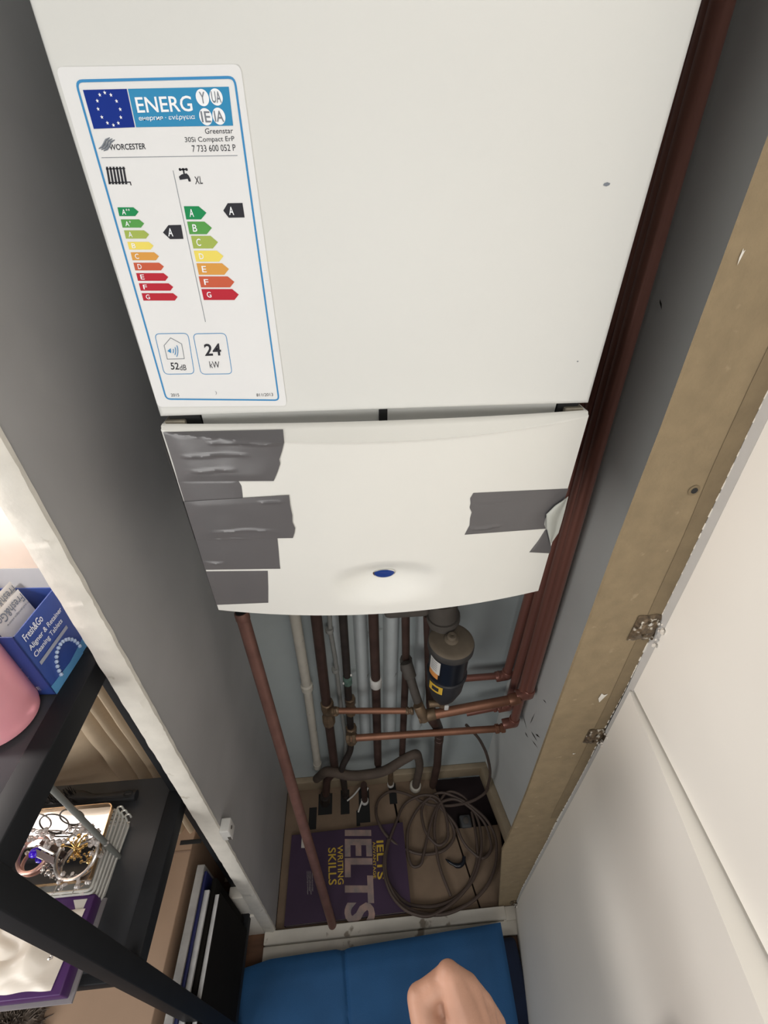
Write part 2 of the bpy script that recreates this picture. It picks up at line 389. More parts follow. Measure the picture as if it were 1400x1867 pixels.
# the two cupboard doors, swung open to the right: lower and upper leaf
ZS = H - .538
def door(name, z0, z1, hx, fx, label, t=.02):
    """face from hinge (hx) at y=.31 to fx at y=-.50"""
    d = Vector((fx(z0) - hx(z0), -.81, 0)).normalized(); nrm = Vector((-d.y, d.x, 0)); nrm = -nrm if nrm.x < 0 else nrm
    mb = MB(); A0 = Vector((hx(z0), .311, z0)); B0 = Vector((fx(z0), -.50, z0)); A1 = Vector((hx(z1), .311, z1)); B1 = Vector((fx(z1), -.50, z1))
    vs = [A0, B0, B0 + nrm * t, A0 + nrm * t, A1, B1, B1 + nrm * t, A1 + nrm * t]
    n = 40; rows = []
    for i in range(n + 1):
        z = z0 + (z1 - z0) * i / n; a = Vector((hx(z), .311, z)); b = Vector((fx(z), -.50, z)); rows += [a, b, b + nrm * t, a + nrm * t]
    mb.add(rows, [(4 * i + k, 4 * i + (k + 1) % 4, 4 * i + 4 + (k + 1) % 4, 4 * i + 4 + k) for i in range(n) for k in range(4)] + [(0, 1, 2, 3), (4 * n, 4 * n + 1, 4 * n + 2, 4 * n + 3)], DOORW)
    return mb.build(name, kind='structure', label=label)
hx = lambda z: inter(tr, z) - .002
dlow = door('door_1', .008, ZS, hx, lambda z: .222, 'lower white cupboard door swung open', .036)
dup = door('door_2', ZS + .006, 2.6, lambda z: hx(z) + .003, lambda z: .292, 'upper white cupboard door swung open')
for par, z0, z1 in ((dlow, .012, ZS + .002), (dup, ZS + .002, 2.55)):
    mb = MB(); n = int((z1 - z0) / .02)
    for i in range(n):
        a = z0 + (z1 - z0) * i / n; b = z0 + (z1 - z0) * (i + 1) / n
        xa, xb = inter(tr, a), inter(tr, b)
        w = .0115 if par == dlow else .0085
        mb.add([(xa - .0005, .3192, a), (xa + w - .008, .309, a), (xb + w - .008, .309, b), (xb - .0005, .3192, b), (xa + .012, .3192, a), (xb + .012, .3192, b)], [(0, 1, 2, 3), (0, 3, 5, 4), (1, 4, 5, 2)], DOOREDGE)
    mb.build('door_edge', parent=par, label='greyish hinge-side edge')
mb = MB()
for i in range(20):
    a, b = .80 + .017 * i, .817 + .017 * i; xa, xb = inter(tr, a), inter(tr, b); wa = .0016 * abs(math.sin(math.pi * i / 20)); wb_ = .0016 * abs(math.sin(math.pi * (i + 1) / 20))
    mb.add([(xa - wa, .3183, a), (xa + .0004, .3183, a), (xb + .0004, .3183, b), (xb - wb_, .3183, b)], [(0, 1, 2, 3)], GAP)
mb.build('hinge_crack', parent=tf, label='dark crack')
# torn hinge remains: brown metal plate lumps with flakes of white paint
HINGE = mat('rusty_hinge', (0.13, 0.095, 0.06), 0.35, metal=0.55, var=0.5, scale=150, bump=0.8, bscale=160, spots=((0.62, 0.58, 0.50), 130, 0.60))
HINGEW = mat('hinge_paint', (0.62, 0.58, 0.52), 0.6, var=0.12, scale=90, bump=0.6, bscale=200)
for (par, px, py, s) in ((dup, 1190, 1147, 1.3), (dlow, 1097, 1345, 1.15), (dlow, 936, 1648, .7)):
    c = P(px, py, Y=.316); hz = c.z
    o = MB(); x0 = inter(tr, hz)
    def lump(u, v, sx, cx_, tilt):
        x = (u - .5) * sx; z = (v - .5) * .034 * s; e = (1 - abs(2 * u - 1) ** 4) * (1 - abs(2 * v - 1) ** 4)
        h = e * (.003 + .004 * abs(nz((u * 3 + cx_ * 40, v * 3, hz * 7), 1.7))) + .0006
        return Vector((x0 + cx_ + x, .3195 - h - tilt * (x + sx / 2), hz + z + .003 * nz((u, v, hz), 5)))
    o.grid(lambda u, v: lump(u, v, .024 * s, -.011 * s, 0), 18, 22, HINGE)
    o.grid(lambda u, v: lump(u, v, .013 * s, .006 * s, 1.6), 14, 20, HINGE)
    for k in (-1, 1): o.ball((x0 - .011 * s, .3145, hz + k * .008 * s), .003, CHROME if k > 0 else HINGE, 1, (1, .5, 1))
    h_ = o.build('hinge', parent=par, label='torn rusty hinge plate')
    o = MB()
    o.grid(lambda u, v: Vector((x0 + .010 * s - .004 * v * (1 - v), .3195 - .004 - .022 * u, hz + (v - .5) * .036 * s)) + Vector((-.0016, 0, 0)) * (1 if .1 < v < .9 else 0), 6, 10, HINGEW)
    for k in range(16):
        o.ball((x0 + random.uniform(-.004, .012), .3185 - random.uniform(.002, .012), hz + random.uniform(-.018, .018) * s), random.uniform(.0012, .003), HINGEW, 1, (1, .8, 1.3))
    o.build('paint_crust', parent=h_, label='flaking white paint')
# small white catch on the inner face of the left panel
c = P(406, 1511, X=-.259)
cat_ = MB(); cat_.box((-.2595, c.y - .012, c.z - .019), (-.243, c.y + .010, c.z + .019), WCLIP, .002)
ct = cat_.build('cupboard_catch', label='small white plastic catch screwed inside the dark side panel', cat='catch')
mb = MB(); mb.box((-.244, c.y - .0125, c.z - .016), (-.249, c.y - .0115, c.z - .004), GREYMET); mb.lathe([(.003, 0), (.003, .0012)], (-.2431, c.y - .001, c.z + .006), (1, 0, 0), GREYMET, 12)
mb.build('latch_plate', parent=ct)
# wall beyond the shelf unit
WARM = mat('plain_wall', (0.74, 0.66, 0.61), 0.8, var=0.03)
mb = MB(); mb.box((-2.2, .58, 0), (-0.289, .63, 2.6), WARM)
mb.build('wall_rear', kind='structure', label='pale wall behind the shelf unit')

# ------------------------------------------------------------------ boiler
BX0, BX1, BY = -.1672, .2227, .3748
ZB = H - .1565
boiler = thing('boiler', ((BX0 + BX1) / 2, .52, H - .405), 'white wall-hung combination boiler filling the cupboard', 'boiler')
mb = MB()
def casing():
    bm = bmesh.new(); bmesh.ops.create_cube(bm, size=1)
    lo = Vector((BX0, BY, ZB)); hi = Vector((BX1, .66, H + .285))
    for v in bm.verts: v.co = Vector((lo[i] + (v.co[i] + .5) * (hi[i] - lo[i]) for i in range(3)))
    es = [e for e in bm.edges if all(abs(v.co.y - BY) < 1e-5 for v in e.verts)]
    bmesh.ops.bevel(bm, geom=es, offset=.005, segments=5, affect='EDGES', profile=.5)
    return bm
mb.bm(casing(), WHITE, True)
mb.build('casing', parent=boiler)
mb = MB(); mb.box((BX0 + .006, .398, H - .385), (BX1 - .006, .655, ZB - .0005), GREYMET)
mb.build('chassis', parent=boiler, label='dark inner chassis')
mb = MB()
mb.box((-.136, .390, H - .180), (.198, .3975, ZB + .004), WHITE); 
mb.build('control_strip', parent=boiler, label='white strip seen in the gap')
for xa, xb, ya, yb in ((.0265, .0345, .3885, .3902), (-.164, -.137, .388, .3972), (.199, .219, .388, .3972)):
    mb = MB(); mb.box((xa, ya, H - .178), (xb, yb, ZB + .002), GAP); mb.build('gap_block', parent=boiler, label='black block in the gap')  # dark piece mid-gap; end blocks paint the dark of the open cavity
# bowed control flap with a scooped finger grip
FX0, FX1 = -.1690, .2250
FZ1, FZ0 = H - .1650, H - .4030
FC, FHW = (FX0 + FX1) / 2, (FX1 - FX0) / 2
def cc(x): return max(0.0, 1 - ((x - FC) / FHW) ** 2)
gz_t, gz_b = P(700, 1022, Y=.353).z, P(700, 1106, Y=.353).z
def ridge(x): return H - .1690 - .0075 * cc(x)
def flap_y(x, z):
    y = .3748 - .0215 * cc(x)
    if z > ridge(x) - .001:
        t = min(1, (z - ridge(x)) / max(.001, FZ1 - .002 - ridge(x))); t = max(0, t)
        return (.3747 - .0222 * cc(x)) * (1 - t) + (.3766 - .0125 * cc(x)) * t
    u = (x - .0315) / .064
    if abs(u) < 1:
        top = gz_t - .014 * u * u; bot = gz_b + .006 * u * u; v = (top - z) / (top - bot)
        if 0 < v < 1:
            k = min(1, v / .42); k = k * k * (3 - 2 * k); dn = 1 - max(0, (v - .42) / .58); dn = dn * dn * (3 - 2 * dn)
            y += .016 * (1 - u * u) ** 1.5 * (k * dn)
    return y
def on_flap(px, py, off=0.0):
    y = .36
    for _ in range(8):
        q = P(px, py, Y=y); y = flap_y(q.x, q.z) - off
    return P(px, py, Y=y)
def flap_fn(u, v):
    x = FX0 + (FX1 - FX0) * u
    rows = 110; j = round(v * rows)
    if j == 0: return Vector((x, .3825 - .0120 * cc(x), FZ1 - .0150))
    if j == 1: return Vector((x, .3805 - .0090 * cc(x), FZ1 + .0005))
    if j == 2: return Vector((x, .3775 - .0115 * cc(x), FZ1 - .0006))
    if j == 3: return Vector((x, .3766 - .0125 * cc(x), FZ1 - .0022))
    if j == 4: return Vector((x, .3752 - .0203 * cc(x), ridge(x) + .0014))
    if j == 5: return Vector((x, .3747 - .0222 * cc(x), ridge(x)))
    if j == 6: return Vector((x, .3749 - .0218 * cc(x), ridge(x) - .0012))
    if j == rows: return Vector((x, .3960 - .012 * cc(x), FZ0 + .001))
    if j == rows - 1: return Vector((x, .3775 - .0205 * cc(x), FZ0))
    t = (j - 7) / (rows - 9); z = ridge(x) - .003 - (ridge(x) - .003 - FZ0 - .0008) * t
    return Vector((x, flap_y(x, z), z))
mb = MB(); mb.grid(flap_fn, 130, 110, FLAPW)
for x, s in ((FX0, -1), (FX1, 1)):
    mb.prism([(x, .3752, FZ0 + .0005), (x, .3752, H - .169), (x, .3780, FZ1), (x, .3965, FZ1), (x, .397, FZ0 + .0005)], (-s * .0022, 0, 0), FLAPW)
flap = mb.build('control_flap', parent=boiler, recalc=False, label='cream drop-down flap with duct tape', sharp=50)
GRIME = mat('grimy_corner', (.30, .27, .21), .7, var=.3, scale=80, bump=.4)
for xa, xb in ((-.168, -.150), (.205, .223)):
    mb = MB(); mb.box((xa, .3835, FZ1 - .004), (xb, .396, FZ1 + .0015), GRIME, .0012); mb.build('hinge_tab', parent=flap, label='grimy yellowed corner tab')
# oval badge
c = on_flap(700, 1041); 
mb = MB(); n = 40
def badge_ring(r, dy): return [Vector((c.x + .0118 * r * math.cos(a), c.y - .0015 - dy, c.z + (  .0074 * r * math.sin(a) if math.sin(a) < 0 else .0042 * r * math.sin(a)))) for a in [2 * math.pi * i / n for i in range(n)]]
for r0, d0, r1, d1, m in ((1.12, -.006, 1.10, .0010, CHROME), (1.10, .0010, .98, .0014, CHROME)):
    a, b = badge_ring(r0, d0), badge_ring(r1, d1); mb.add(a + b, [(i, (i + 1) % n, n + (i + 1) % n, n + i) for i in range(n)], m, True)
a = badge_ring(.98, .0014); mb.add(a + [Vector((c.x, c.y - .0036, c.z - .0005))], [(i, (i + 1) % n, n) for i in range(n)], BADGE, True)
mb.build('badge', parent=flap, label='dark blue oval badge in the finger scoop')
# under-boiler gas valve and pan
mb = MB()
a = P(738, 1127, Y=.555); mb.box((a.x - .040, .55, a.z), (a.x + .048, .62, a.z + .16), GREYMET, .012)
mb.build('valve_pan', parent=boiler, label='dusty grey valve tray under the casing')
mb = MB(); mb.tube([P(806, 1090, Y=.59), P(808, 1128, Y=.59), P(806, 1150, Y=.585), P(800, 1190, Y=.585)], [.030, .030, .026, .022], GREYMET, 20, bend=.02)
mb.tube([P(808, 1120, Y=.59), P(808, 1128, Y=.59)], .034, GREYMET, 20)
mb.build('flow_elbow', parent=boiler, label='grey elbow dropping from the casing')
# small marks on the front of the casing
mb = MB()
for px, py, w, h, m in ((1106, 336, .0028, .0012, GRYL), (1053, 659, .0008, .0006, GRYL)):
    mb = MB(); q = P(px, py, Y=BY - .0003); mb.ball(q, 1, m, 1, (w, .0002, h)); mb.build('smudge', parent=boiler, label='faint grey smudge')

# ------------------------------------------------------------------ energy label
LY = BY - .0006
def lp_(px, py, k=1): return P(px, py, Y=LY - .0002 * k)
lab = thing('energy_label', lp_(400, 742), 'white energy rating sticker with coloured arrows on boiler front', 'label')
def sheet(mb, pts, m, k=1, th=None):
    q = [lp_(x, y, k) for x, y in pts]
    if th: mb.prism(q, (0, th, 0), m)
    else: mb.add(q, [list(range(len(q)))], m)
mb = MB()
def rounded(pts, r, n=5):
    out = []; N = len(pts)
    for i in range(N):
        a, b, c_ = Vector(pts[i - 1]), Vector(pts[i]), Vector(pts[(i + 1) % N])
        p0 = b + (a - b).normalized() * r; p2 = b + (c_ - b).normalized() * r
        for t in range(n + 1):
            u = t / n; out.append(p0 * (1 - u) ** 2 + b * 2 * u * (1 - u) + p2 * u * u)
    return out
paper = [(101, 122), (438, 117), (523, 740), (288, 742)]
q = rounded([lp_(x, y) for x, y in paper], .004); mb.prism(q, (0, .0005, 0), LABELW)
mb.build('label_paper', parent=lab)
def ring(mb, pts, w, r, m, k=2):
    """rounded outline of width w, drawn on the label plane"""
    o = rounded([lp_(x, y, k) for x, y in pts], r); ctr = sum(o, Vector()) / len(o); n = len(o)
    inn = []
    for i in range(n):
        t = (o[(i + 1) % n] - o[i - 1]).normalized(); nn = Vector((-t.z, 0, t.x)); nn = nn if nn.dot(ctr - o[i]) > 0 else -nn
        inn.append(o[i] + nn * w)
    mb.add(o + inn, [(i, (i + 1) % n, n + (i + 1) % n, n + i) for i in range(n)], m)
mb = MB(); ring(mb, [(135, 145), (429, 138), (510, 731), (302, 729)], .0013, .0045, BLUEB)
mb.build('border', parent=lab, label='bright blue border line')
mb = MB(); sheet(mb, [(151, 164), (231, 162), (246, 232), (171, 235)], EUB, 2)
ctr = P(199, 199, Y=LY - .0006)
for i in range(12):
    a = 2 * math.pi * i / 12; s0 = ctr + Vector((.0065 * math.cos(a), 0, .0092 * math.sin(a) * .8))
    pts = [s0 + Vector((math.sin(j * math.pi / 5), 0, math.cos(j * math.pi / 5))) * (.0010 if j % 2 == 0 else .00042) for j in range(10)]
    mb.add(pts, [list(range(10))], PRW)
mb.build('european_flag', parent=lab, label='dark blue flag with ring of stars')
mb = MB(); sheet(mb, [(233, 162), (417, 158), (425, 229), (248, 232)], CYANB, 2)
text_into(mb, 'ENERG', lp_(251, 206, 3), lp_(352, 203, 3), lp_(245, 177, 3), PRW, .012)
text_into(mb, 'енергия · ενέργεια', lp_(254, 222, 3), lp_(356, 219, 3), lp_(252, 211, 3), PRW, .008)
for px, py, t in ((369, 178, 'Y'), (394, 177, 'UA'), (375, 213, 'IE'), (399, 212, 'IA')):
    q = lp_(px, py, 3); n = 28; rx = .0039; rz = (lp_(px, py - 15.5, 3) - q).length
    mb.add([q + Vector((rx * math.cos(2 * math.pi * i / n), 0, rz * math.sin(2 * math.pi * i / n))) for i in range(n)], [list(range(n))], PRW)
    w = .0016 if len(t) == 1 else .0028
    q = lp_(px, py, 4); text_into(mb, t, q + Vector((-w, 0, -.0026)), q + Vector((w, 0, -.0026)), q + Vector((-w, 0, .0026)), GRYL, .01)
mb.build('banner', parent=lab, label='cyan banner with white capitals')
mb = MB()
def tx(s, ll, lr, ul, m=INK, b=0.0, k=2): text_into(mb, s, lp_(*ll, k), lp_(*lr, k), lp_(*ul, k), m, b)
tx('Greenstar', (374, 244), (425, 243), (373, 234)); tx('30Si Compact ErP', (338, 262), (428, 260), (336, 250)); tx('7 733 600 052 P', (351, 277), (430, 275), (349, 265))
mb.build('model_text', parent=lab, label='small grey model lettering')
mb = MB()
tx('WORCESTER', (200, 274), (266, 272), (198, 263), INK, .012)
for k in range(3):
    mb.tube([lp_(x + 4.5 * k, y + 2.0 * k, 2) for x, y in ((180, 271), (186, 268), (190, 262), (193, 255), (200, 251))], [.0002, .0005, .0006, .0005, .0002], GRYL, 6)
mb.build('maker_mark', parent=lab, label='grey maker name with three waves')
mb = MB()
sheet(mb, [(185, 287), (433, 283), (433, 284), (185, 288)], GRYL, 2)
mb.build('divider_line', parent=lab, label='thin level line')
mb = MB()
sheet(mb, [(315, 311), (316, 311), (375, 587), (374, 587)], GRYL, 2)
mb.build('divider_line', parent=lab, label='thin upright line')
mb = MB()
tx('XL', (356, 336), (370, 335), (354, 322), INK, .004)
mb.build('size_text', parent=lab, label='size letters beside the tap')
mb = MB()
# radiator symbol
for k in range(6):
    x = 193 + k * 6; sheet(mb, [(x, 304), (x + 3.6, 304), (x + 9.2, 336), (x + 5.2, 336)], INK, 2)
sheet(mb, [(193, 307), (228, 306), (228, 308), (193, 309)], INK, 2); sheet(mb, [(199, 332), (236, 331), (237, 333), (199, 334)], INK, 2); sheet(mb, [(236, 331), (238, 331), (240, 338), (238, 338)], INK, 2)
mb.build('radiator_symbol', parent=lab, label='black radiator pictogram')
mb = MB()
# tap symbol
sheet(mb, [(327, 308), (341, 307), (341, 310), (327, 311)], INK, 2); sheet(mb, [(333, 309), (335.5, 309), (337, 317), (334, 317)], INK, 2)
for x in (328, 334, 340):
    q = lp_(x, 309, 2); mb.add([q + Vector((.0008 * math.cos(a), 0, .0008 * math.sin(a))) for a in [i * .6283 for i in range(10)]], [list(range(10))], INK)
sheet(mb, [(326, 322), (331, 318), (340, 316), (344, 320), (347, 326), (348, 331), (344, 331), (342, 326), (335, 327), (328, 328)], INK, 2)
mb.build('tap_symbol', parent=lab, label='black tap pictogram')
mb = MB()
# sound and power boxes
tx('52', (312, 674), (327, 674), (310, 661), INK, .015); tx('dB', (328, 675), (340, 675), (327, 665), INK)
mb.build('noise_text', parent=lab, label='noise figure')
mb = MB()
tx('24', (374, 649), (404, 648), (371, 627), INK, .02); tx('kW', (383, 671), (401, 671), (381, 659), INK)
mb.build('power_text', parent=lab, label='bold power figure')
mb = MB()
tx('2015', (312, 723), (327, 723), (311, 717.5)); mb.build('date_text', parent=lab, label='tiny footer year')
mb = MB(); tx('811/2013', (468, 723), (498, 722), (467, 717.5)); mb.build('date_text', parent=lab, label='tiny footer number')
mb = MB(); tx(')', (393, 720), (395.5, 720), (392, 713), GRYL)
mb.build('pen_mark', parent=lab, label='faint pen mark')
mb = MB()
ring(mb, [(281, 608), (343, 607), (355, 682), (299, 683)], .0005, .004, BLUEB); ring(mb, [(351, 608), (412, 607), (424, 682), (366, 683)], .0005, .004, BLUEB)
hs = [(299, 630), (311, 616), (331, 627), (336, 654), (305, 655)]
for a, b in zip(hs, hs[1:] + hs[:1]): mb.tube([lp_(*a, 2), lp_(*b, 2)], .00022, GRYL, 5)
sheet(mb, [(305, 640), (311, 635), (312, 644)], BLUEB, 3)
for k in (1, 2, 3): mb.tube([lp_(312 + 3.4 * k + 1.6 * math.cos(a) * k - k, 640 + 4.2 * k * math.sin(a), 3) for a in [-.95 + .19 * i for i in range(11)]], .00028, BLUEB, 5)
mb.build('noise_and_power_box', parent=lab, label='thin blue outlined boxes')
def arrow(mb, x0, x1, y0, y1, sh, m, k=2, dirn=1):
    """rating arrow: pixel box with the lean of the label's edge"""
    ym = (y0 + y1) / 2; t = (y1 - y0) * .5 * dirn
    sheet(mb, [(x0, y0), (x1 - t, y0), (x1 + sh * .5, ym), (x1 - t + sh, y1), (x0 + sh, y1)], m, k)
mbl = MB(); mbr = MB()
LR = [(214, 251, 378, 394, 0, 'A⁺⁺'), (220, 261, 400, 415, 1, 'A⁺'), (226, 270, 420, 435, 2, 'A'), (232, 278, 441, 455, 3, 'B'), (238, 288, 460, 474.5, 4, 'C'), (243, 297, 479, 493, 5, 'D'), (248, 305, 498, 512, 6, 'E'), (253, 314, 516.5, 530, 6, 'F'), (258, 322, 534.5, 548, 6, 'G')]
for x0, x1, y0, y1, ci, t in LR:
    arrow(mbl, x0, x1, y0, y1, 3.5, RC[ci]); w = 7 if t[0] != 'A' or len(t) == 1 else (11 if len(t) == 2 else 15)
    text_into(mbl, t, lp_(x0 + 9, y1 - 2.5, 3), lp_(x0 + 9 + w, y1 - 2.5, 3), lp_(x0 + 7, y0 + 2.5, 3), PRW, .01)
RR = [(335, 374, 376, 400, 0, 'A'), (341, 384, 404, 427, 1, 'B'), (348, 395, 430, 453, 2, 'C'), (353, 405, 457, 477, 3, 'D'), (358, 415, 480, 501, 4, 'E'), (362, 425, 504, 524, 5, 'F'), (367, 433, 527, 547, 6, 'G')]
for x0, x1, y0, y1, ci, t in RR:
    arrow(mbr, x0, x1, y0, y1, 4.5, RC[ci]); text_into(mbr, t, lp_(x0 + 11, y1 - 4.5, 3), lp_(x0 + 19, y1 - 4.5, 3), lp_(x0 + 9, y0 + 5, 3), PRW, .01)
mbl.build('rating_scale', parent=lab, label='heating scale of nine coloured arrows'); mbr.build('rating_scale', parent=lab, label='hot water scale of seven coloured arrows')
for pts, tp in (([(297, 424), (307, 410.5), (330, 410), (334.5, 435.5), (310, 436)], (307, 431)), ([(407, 384), (415, 370.5), (442, 370), (446, 396.5), (417, 397)], (418, 392))):
    mb = MB(); sheet(mb, pts, INK, 2); x, y = tp
    text_into(mb, 'A', lp_(x, y, 3), lp_(x + 9, y, 3), lp_(x - 2, y - 15, 3), PRW, .015); mb.build('rating_arrow', parent=lab, label='black arrow with white letter A')

# ------------------------------------------------------------------ duct tape on the flap
def tape(name, left, right, off, m, label, parent=None, wrap=True, wrinkle=0.0003, creases=(), group='grey duct tape strips on the flap'):
    """left/right: pixel polylines from top to bottom"""
    def sample(pl, t):
        L = [0]
        for a, b in zip(pl, pl[1:]): L.append(L[-1] + abs(b[1] - a[1]) + .3 * abs(b[0] - a[0]))
        t *= L[-1]
        return (inter(list(zip(L, [p[0] for p in pl])), t), inter(list(zip(L, [p[1] for p in pl])), t))
    nu, nv = 40, 30
    def fn(u, v):
        a, b = sample(left, v), sample(right, v)
        q = on_flap(a[0] + (b[0] - a[0]) * u, a[1] + (b[1] - a[1]) * u, off)
        e = min(u, 1 - u, v, 1 - v) * 8
        q.y -= wrinkle * max(0, min(1, e)) * (1 + nz((q.x, 0, q.z), 40) * 1.2)
        for u0, u1, v0, h in creases:
            if u0 < u < u1: q.y -= h * math.exp(-((v - v0 - .02 * math.sin(u * 9)) / .022) ** 2) * math.sin(math.pi * (u - u0) / (u1 - u0)) ** .5
        q.x = max(q.x, FX0 - .0004); q.x = min(q.x, FX1 + .0004)
        return q
    mb = MB(); mb.grid(fn, nu, nv, m)
    g = len(mb.v); vs = [v + Vector((0, .0003, 0)) for v in mb.v]; fs = [f[::-1] for f in mb.f]
    bd = [i for i in range(nu + 1)] + [(j + 1) * (nu + 1) - 1 for j in range(1, nv + 1)] + [nv * (nu + 1) + i for i in range(nu - 1, -1, -1)] + [j * (nu + 1) for j in range(nv - 1, 0, -1)]
    mb.add(vs, fs, m, True)
    for a, b in zip(bd, bd[1:] + bd[:1]): mb.f.append([a, b, g + b, g + a]); mb.mi.append(0); mb.sm.append(False)
    if wrap == 'L':
        zs_ = [fn(0, j / nv) for j in range(nv + 1)]
        mb.grid(lambda u, v: Vector((FX0 - .0007, zs_[round(v * nv)].y + .018 * u, zs_[round(v * nv)].z)), 3, nv, m)
    return mb.build(name, parent=parent, label=label, cat=None if parent else 'tape', group=None if parent else group)
tape('duct_tape', [(297, 788), (306, 815), (317, 850), (325, 878)], [(516, 783), (518, 806), (514, 823), (509, 838), (511, 845), (506, 860), (499, 877)], .0012, TAPE, 'grey duct tape strip topmost on the left of the flap, under its rim', wrap='L', wrinkle=.0006, creases=((.35, .98, .24, .0018), (.1, .72, .48, .0012), (.15, .6, .78, .0010)))
tape('duct_tape', [(324, 876), (331, 898), (337, 918)], [(434, 876), (440, 886), (442, 900), (443, 912)], .0003, TAPE, 'shortest grey duct tape strip showing between two longer ones on the left of the flap', wrap='L')
tape('duct_tape', [(335, 915), (346, 950), (357, 984)], [(527, 903), (529, 922), (533, 940), (533, 952), (538, 963), (537, 971), (534, 981)], .0012, TAPE, 'longest grey duct tape strip with ragged end, middle of the left of the flap', wrap='L', wrinkle=.0004, creases=((.18, .82, .80, .0012), (.70, .95, .12, .0012)))
tape('duct_tape', [(353, 972), (362, 1000), (374, 1039)], [(505, 976), (508, 1005), (510, 1030), (511, 1037)], .0005, TAPE, 'square-ended grey duct tape strip just under the longest one', wrap='L', creases=((.02, .3, .80, .0016), (.1, .8, .12, .0008)))
tape('duct_tape', [(374, 1042), (382, 1070), (393, 1103)], [(488, 1041), (489, 1070), (489, 1099)], .0004, TAPE, 'lowest grey duct tape strip at the bottom left corner of the flap', wrap='L')
rt = tape('duct_tape', [(863, 899), (857, 909), (858, 918), (856, 926), (860, 934), (857, 945), (856, 958), (847, 975)], [(1036, 891), (1030, 908), (1005, 930), (994, 945), (992, 956), (995, 964)], .0005, TAPE, 'lone grey duct tape strip with peeling end on the right of the flap', wrinkle=.0004, creases=((.02, .45, .84, .0018), (.05, .5, .2, .0007)))
tape('tape_corner', [(994, 966), (982, 985), (965, 1007)], [(998, 966), (1003, 985), (1006, 1009)], .0004, TAPE, 'grey triangular lower end', parent=rt)
def curl(u, v):
    a = [(1031, 909), (1012, 922), (996, 938), (996, 960), (1003, 990)]; b = [(1036, 905), (1030, 930), (1024, 952), (1018, 972), (1005, 991)]
    k = v * 4; i = min(3, int(k)); f = k - i
    pa = (a[i][0] + (a[i + 1][0] - a[i][0]) * f, a[i][1] + (a[i + 1][1] - a[i][1]) * f); pb = (b[i][0] + (b[i + 1][0] - b[i][0]) * f, b[i][1] + (b[i + 1][1] - b[i][1]) * f)
    q = P(pa[0] + (pb[0] - pa[0]) * u, pa[1] + (pb[1] - pa[1]) * u, Y=.3720 - .006 * math.sin(math.pi * min(1, u + .25)) * (.3 + .7 * math.sin(math.pi * v)))
    return q
mb = MB(); mb.grid(curl, 12, 20, TAPEB); v0 = list(mb.v); f0 = list(mb.f); mb.add([v + Vector((0, .0004, 0)) for v in v0], [f[::-1] for f in f0], TAPE, True)
mb.build('peeled_end', parent=rt, label='pale curled sticky underside')

# ------------------------------------------------------------------ pipes in the cupboard
def pipe(name, pts, r, m, label, fit=(), bend=0.0, group=None, n=16):
    mb = MB(); mb.tube(pts, r, m, n, bend=bend)
    if not fit: return mb.build(name, label=label, cat='pipe', group=group)
    base = min((Vector(p) for p in pts), key=lambda p: p.z)
    t = thing(name, base, label, 'pipe', group)
    mb.build('tube', parent=t)
    for nm, a, b, rr, mm in fit:
        a = Vector(a); b = Vector(b); d = b - a; L = d.length; k = MB()
        if nm == 'nut': k.lathe([(rr * .85, 0), (rr, .002), (rr, L * .35), (rr * .82, L * .4), (rr * .82, L * .6), (rr, L * .65), (rr, L - .002), (rr * .85, L)], a, d, mm, 8)
        else: k.lathe([(rr * .92, 0), (rr, .0015), (rr, L - .0015), (rr * .92, L)], a, d, mm, 20)
        k.build({'nut': 'compression_nut'}.get(nm, nm), parent=t)
    return t
# loose copper tail leaning across the cupboard
top = P(440, 1117, d=.72); bot = P(606, 1686, Z=.0275)
mb = MB(); mb.tube([top, top.lerp(bot, .5), bot], .0108, COPPERL, 20)
t = thing('copper_pipe', bot, 'open-ended copper pipe leaning from the flap corner down onto the purple book', 'pipe')
mb.build('tube', parent=t)
d = (bot - top).normalized(); mb = MB(); mb.lathe([(.0112, 0), (.0118, .004), (.0118, .014), (.0109, .016)], top - d * .0015, d, COPPERL, 20); mb.lathe([(.0095, 0), (.0095, .0006)], top - d * .0022, d, GAP, 20)
mb.build('pipe_end', parent=t, label='dark open mouth')
YW = .63
def W(px, py, y=YW): return P(px, py, Y=y)
# white waste pipe
a, b, c = W(531, 1085, .645), W(560, 1255, .645), W(579, 1397, .645)
mb = MB(); mb.tube([a, b], .0118, PVC, 18); mb.tube([b, c], .0108, PVC, 18)
t = thing('waste_pipe', c, 'white plastic waste pipe ending short on the back wall', 'pipe'); mb.build('tube', parent=t)
mb = MB(); mb.lathe([(.0118, 0), (.0150, .002), (.0150, .02), (.0118, .024)], b + (a - b).normalized() * -.004, a - b, PVC, 20); mb.build('collar', parent=t)
mb = MB(); mb.lathe([(.0122, 0), (.0122, .022)], c, b - c, PVC, 20); mb.build('end_cap', parent=t)
# tarnished risers on the back wall
f1, g1 = W(596, 1280), W(600, 1318)
pipe('riser_pipe', [W(571, 1080), W(596, 1290), W(611, 1405), P(596, 1420, Y=.63), P(593, 1462, Z=0)], .0120, BROWNP, 'thick tarnished brown pipe beside the white plastic waste pipe', [('nut', f1, g1, .0165, BRASS), ('tee_stub', W(597, 1298), W(612, 1297, .60), .0115, BRASS), ('floor_sleeve', P(593, 1462, Z=0.004), P(593, 1450, Z=0.05), .0165, DARKP)], bend=.02)
pipe('grey_pipe', [W(598, 1080, .655), W(602, 1150, .655), W(611, 1200, .655), W(622, 1290, .655), W(631, 1350, .655), W(627, 1400, .655)], .0052, THIN, 'thin grey painted pipe between two brown risers', [('pipe_clip', W(600, 1146, .652), W(601, 1152, .652), .009, THIN), ('pipe_clip', W(611, 1218, .652), W(612, 1224, .652), .009, THIN)], n=10)
